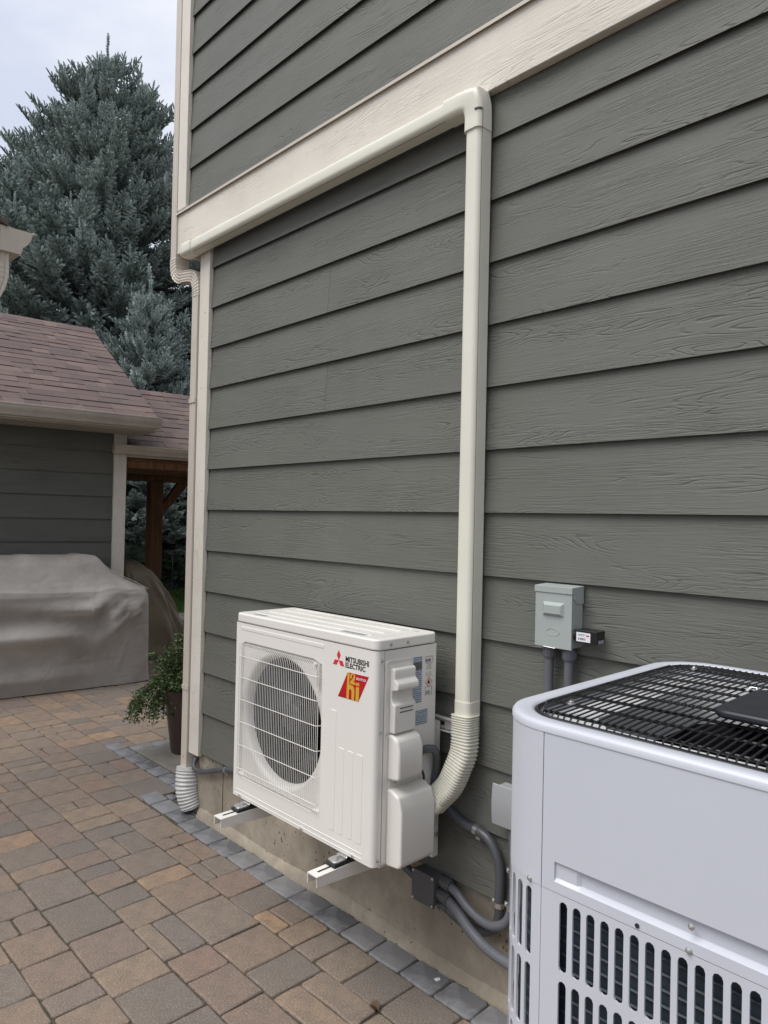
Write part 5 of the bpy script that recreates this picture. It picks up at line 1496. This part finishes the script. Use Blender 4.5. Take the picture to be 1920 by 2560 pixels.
def spruce(label, x, y, H_, r_slope, density=1.0, seed=1, facing=None, spray=.5, z_min=.35, r_pow=.95, tone=0.0, maxr=9, lean=0.0):
    rng = random.Random(seed); nr = np.random.default_rng(seed)
    t = empty('spruce_tree', (x, y, GZ), label=label, cat='spruce tree', group='blue spruces behind the garage')
    tr = MB(); tr.tube([(0, 0, 0), (0, 0, H_ * .5), (0, 0, H_ * .98)], [.016 * H_ + .03, .010 * H_ + .015, .008], 10); 
    br_ = MB(); tris = []; tones = []
    lobes = [rng.uniform(0, 2 * PI) for _ in range(4)]
    nw = int(H_ / .17)
    for w in range(nw):
        h = H_ - .35 - (H_ - .35 - z_min) * (w / nw)
        dt = H_ - h
        Rm = min(maxr, r_slope * dt ** r_pow + .10)
        nb = max(4, int((4 + Rm * 3.2) * density))
        for b in range(nb):
            a = 2 * PI * (b + rng.random() * .9) / nb + w * 1.7
            if facing is not None:
                da = (a - facing + PI) % (2 * PI) - PI
                if abs(da) > R(110) and rng.random() < .55: continue
            lob = 1 + .13 * math.sin(2 * a + lobes[0] + h * .5) + .10 * math.sin(3 * a + lobes[1] - h * .9) + .08 * math.sin(h * 2.3 + 4 * a + lobes[2])
            L_ = Rm * lob * rng.uniform(.80, 1.12)
            hh = h + rng.uniform(-.1, .1)
            f_top = min(1, dt / H_ * 1.6)
            drop = -.02 * L_ + (.42 * (1 - f_top) - .16 * f_top) * L_   # top branches rise, low ones droop
            tipup = .10 * L_
            rad = np.array([math.cos(a), math.sin(a), 0.])
            side = np.array([-rad[1], rad[0], 0.])
            def P(s_): return rad * (L_ * s_) + np.array([0, 0, hh + drop * s_ + tipup * s_ ** 3 - .10 * L_ * math.sin(s_ * PI) * f_top])
            br_.tube([P(0), P(.5), P(.95)], [.008 + .006 * L_, .006 + .003 * L_, .004], 4, False)
            ns = max(2, int(L_ * .62 / (spray * .42)) + 1)
            for i in range(ns):
                s_ = 1 - i * (.62 / ns) if L_ > .5 else 1 - i * .4
                p = P(s_) - rad * 0
                for sgn in ((0,) if i == 0 else (-1, 1)):
                    upk = rng.uniform(.25, .75) * (1.2 - .75 * f_top) + (.9 * (1 - f_top))
                    d = rad * (1.0 if sgn == 0 else .62) + side * sgn * rng.uniform(.5, .95) + np.array([0, 0, upk])
                    sl = spray * rng.uniform(.75, 1.2) * (1 if s_ > .55 else .8)
                    if L_ < .6: sl = min(sl, .16 + L_ * .6)
                    Fm = frame_for(d, upv=(0, 0, 1) if rng.random() < .7 else tuple(nr.normal(size=3)))
                    ti, tn = SPR[rng.randrange(7)]
                    tris.append((ti * sl) @ Fm.T + (p - d / np.linalg.norm(d) * sl * .35))
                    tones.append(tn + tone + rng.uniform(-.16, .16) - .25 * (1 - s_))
            # now and then an upright secondary leader
            if rng.random() < .22:
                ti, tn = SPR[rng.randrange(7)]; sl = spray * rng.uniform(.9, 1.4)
                d = np.array([rng.uniform(-.2, .2), rng.uniform(-.2, .2), 1.]) + rad * .25; Fm = frame_for(d)
                tris.append((ti * sl) @ Fm.T + P(rng.uniform(.75, .95))); tones.append(tn + tone + .08)
    # bare looking leaders at the top
    for k in range(7):
        a = rng.uniform(0, 2 * PI); rr_ = 0 if k == 0 else rng.uniform(.05, .45)
        base = np.array([rr_ * math.cos(a), rr_ * math.sin(a), H_ - .45 - rr_ * 1.2]); t_, n_ = SH[k % 4]
        for j in range(4 if k == 0 else 2):
            sc = np.array([.16, .16, .30]); tris.append((t_ * sc) @ frame_for(np.array([rng.uniform(-.1, .1), rng.uniform(-.1, .1), 1.])).T + base + np.array([0, 0, j * .24])); tones.append(n_)
    Tm = np.concatenate(tris); Tn = np.clip(np.concatenate(tones), 0, 1)
    V = Tm.reshape(-1, 3); F_ = np.arange(len(V)).reshape(-1, 3)
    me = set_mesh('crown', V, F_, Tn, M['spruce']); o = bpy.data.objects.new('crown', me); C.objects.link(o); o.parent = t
    tk = tr.build('trunk', M['bark'], t); br_.build('branches', M['bark'], tk)
    return t, len(F_)
tot = 0
cxy = (3.212, -1.828)
def fac(x, y): return math.atan2(cxy[1] - y, cxy[0] - x)
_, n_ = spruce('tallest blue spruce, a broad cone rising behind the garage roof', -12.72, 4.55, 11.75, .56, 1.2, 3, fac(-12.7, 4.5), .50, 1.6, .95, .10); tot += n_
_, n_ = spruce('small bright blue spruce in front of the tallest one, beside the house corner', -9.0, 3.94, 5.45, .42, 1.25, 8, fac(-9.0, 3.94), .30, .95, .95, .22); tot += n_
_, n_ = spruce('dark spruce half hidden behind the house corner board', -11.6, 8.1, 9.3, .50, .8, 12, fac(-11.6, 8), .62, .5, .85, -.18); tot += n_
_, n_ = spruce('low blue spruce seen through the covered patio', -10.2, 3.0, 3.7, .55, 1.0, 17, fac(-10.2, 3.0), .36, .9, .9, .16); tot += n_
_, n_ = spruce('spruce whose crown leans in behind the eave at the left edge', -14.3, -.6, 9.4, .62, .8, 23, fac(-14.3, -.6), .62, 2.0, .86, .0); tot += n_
print('spruce tris', tot)

def leafy(name, label, cat, x, y, z, pts, mat, size, seed, tone=(.2, 1), child='foliage', parent=None):
    rng = np.random.default_rng(seed); n = len(pts)
    P = np.array(pts); d = rng.normal(size=(n, 3)); d /= np.linalg.norm(d, axis=1)[:, None]; d[:, 2] = np.abs(d[:, 2]) * .6
    e = np.cross(d, rng.normal(size=(n, 3))); e /= np.linalg.norm(e, axis=1)[:, None]
    s_ = size * rng.uniform(.6, 1.2, n)[:, None]
    a = P - e * s_ * .32; b = P + e * s_ * .32; c = P + d * s_; dd = P - d * s_ * .4
    V = np.stack([dd, b, c, a], 1).reshape(-1, 3)
    i0 = np.arange(n) * 4; F_ = np.concatenate([np.stack([i0, i0 + 1, i0 + 2], 1), np.stack([i0, i0 + 2, i0 + 3], 1)])
    tn = rng.uniform(*tone, n); me = set_mesh(child, V, F_, np.concatenate([tn, tn]), mat)
    o = bpy.data.objects.new(child, me); C.objects.link(o)
    if parent: o.parent = parent
    return o
# green shrub behind the garage
rng = np.random.default_rng(4); pts = []
for k in range(26):
    c = rng.normal(size=3) * (.45, .45, .35); m_ = 330
    q = rng.normal(size=(m_, 3)); q /= np.linalg.norm(q, axis=1)[:, None]; pts.append(c + q * rng.uniform(.2, .34) * rng.uniform(.6, 1.0, (m_, 1)))
sh = empty('green_shrub', (-7.9, 1.55, 1.25), label='dark green leafy shrub crown showing just above the end of the garage ridge', cat='shrub')
leafy('', '', '', 0, 0, 0, np.concatenate(pts), M['leafdark'], .075, 6, (.1, 1), parent=sh)
MB().tube([(0, 0, GZ - 1.25), (0, 0, -.3)], [.06, .03], 8).build('trunk', M['bark'], sh)
m = MB()
for k in range(9):
    a = k * 2.4; m.tube([(0, 0, -.6), (.25 * math.cos(a), .25 * math.sin(a), -.1), (.5 * math.cos(a), .5 * math.sin(a), .25)], [.018, .012, .006], 5)
m.build('branches', M['bark'], sh)

# planter with a trailing plant by the corner
pp = empty('potted_plant', (-.935, .43, GZ + .004), label='tall dark tapered pot with a trailing small-leaved green plant behind the downspout', cat='potted plant')
pot = MB().lathe([(.001, .0), (.075, .0), (.082, .02), (.105, .20), (.122, .36), (.128, .385), (.128, .40), (.118, .40), (.116, .375), (.001, .37)], (0, 0, 0), 'z', 28)
pot.build('pot', M['pot'], pp)
rp = random.Random(2); pts = []; stm = MB()
view = Vector((3.2 + .93, -1.83 - .43, 0)).normalized(); left = Vector((-view.y * -1, view.x * -1, 0))
left = Vector((-.69, -.72, 0))
for k in range(150):
    a = rp.uniform(0, 2 * PI); trail = rp.random()
    d = Vector((math.cos(a), math.sin(a), 0)); r0 = rp.uniform(0, .09)
    p0 = Vector((d.x * r0, d.y * r0, .385))
    if trail < .20:      # trailing towards the patio
        d = (left * rp.uniform(.6, 1.3) + d * .45)
        L_ = rp.uniform(.12, .24); P_ = [p0, p0 + d * L_ * .45 + Vector((0, 0, .05)), p0 + d * L_ * .85 + Vector((0, 0, -.05)), p0 + d * L_ * 1.0 + Vector((0, 0, rp.uniform(-.22, -.10)))]
    else:
        L_ = rp.uniform(.08, .19); hgt = rp.uniform(.06, .24) if rp.random() < .8 else rp.uniform(.24, .40)
        if hgt > .24: d = d * .45
        P_ = [p0, p0 + d * L_ * .4 + Vector((0, 0, hgt * .6)), p0 + d * L_ * .9 + Vector((0, 0, hgt))]
    path = bz(P_, 7); stm.tube(path, .0022, 4, False)
    for q in path[4:]:
        for _ in range(6):
            pts.append(tuple(q + Vector((rp.gauss(0, .013), rp.gauss(0, .013), rp.gauss(0, .011)))))
stm.build('stem', M['leaf'], pp)
leafy('', '', '', 0, 0, 0, pts, M['leaf'], .019, 9, (.1, 1), parent=pp)

# grass beyond the patio
rng = np.random.default_rng(8); n = 15000
gx = rng.uniform(-10.5, -4.6, n); gy = rng.uniform(2.2, 5.6, n); k_ = gy > 2.75; gx = gx[k_]; gy = gy[k_]; n = len(gx)
hgt = rng.uniform(.04, .10, n); a = rng.uniform(0, 2 * PI, n); w_ = .006
V = np.stack([np.stack([gx - w_ * np.cos(a), gy - w_ * np.sin(a), np.full(n, GZ - .012)], 1), np.stack([gx + w_ * np.cos(a), gy + w_ * np.sin(a), np.full(n, GZ - .012)], 1),
              np.stack([gx + rng.normal(0, .02, n), gy + rng.normal(0, .02, n), GZ + hgt], 1)], 1).reshape(-1, 3)
me = set_mesh('grass', V, np.arange(3 * n).reshape(-1, 3), rng.random(n), M['grass']); o = bpy.data.objects.new('grass', me); C.objects.link(o)
tag(o, kind='stuff', label='bright green lawn grass beyond the patio cover')
hk = empty('garden_hook', (-6.15, 3.02, GZ), label='thin dark garden hook standing in the lawn beyond the patio', cat='garden hook')
MB().tube(bz([(0, 0, 0), (0, 0, .55), (.0, .0, .86), (-.05, -.02, .97), (-.12, -.04, .93)], 8), .006, 6).build('hook', M['black'], hk)
# pale paint chip on the border row
pc_ = MB().prism([(1.655, -.055), (1.668, -.058), (1.672, -.043), (1.663, -.038), (1.658, -.046)], 'z', GZ + .001, GZ + .004).build('paint_chip', M['label_white'])
tag(pc_, 'tiny white flake lying on the charcoal border pavers', 'flake')

lf_ = MB(); ctr = [(1.605 + .045 * t, -.300 + .004 * math.sin(t * 3), GZ + .005 + .006 * math.sin(t * PI)) for t in [0, .2, .4, .6, .8, 1]]
wv = [0, .012, .016, .015, .009, 0]
vs = []
for (c, w) in zip(ctr, wv): vs += [(c[0] + w * .3, c[1] - w, c[2] + w * .5), c, (c[0] - w * .3, c[1] + w, c[2] + w * .4)]
lf_.add(vs, [(i * 3 + k, i * 3 + k + 1, i * 3 + k + 4, i * 3 + k + 3) for i in range(5) for k in range(2)], True)
tag(lf_.build('dry_leaf', plain('dry brown leaf', (.09, .055, .03), .7)), 'small dry brown leaf lying on the pavers near the big condenser', 'leaf')
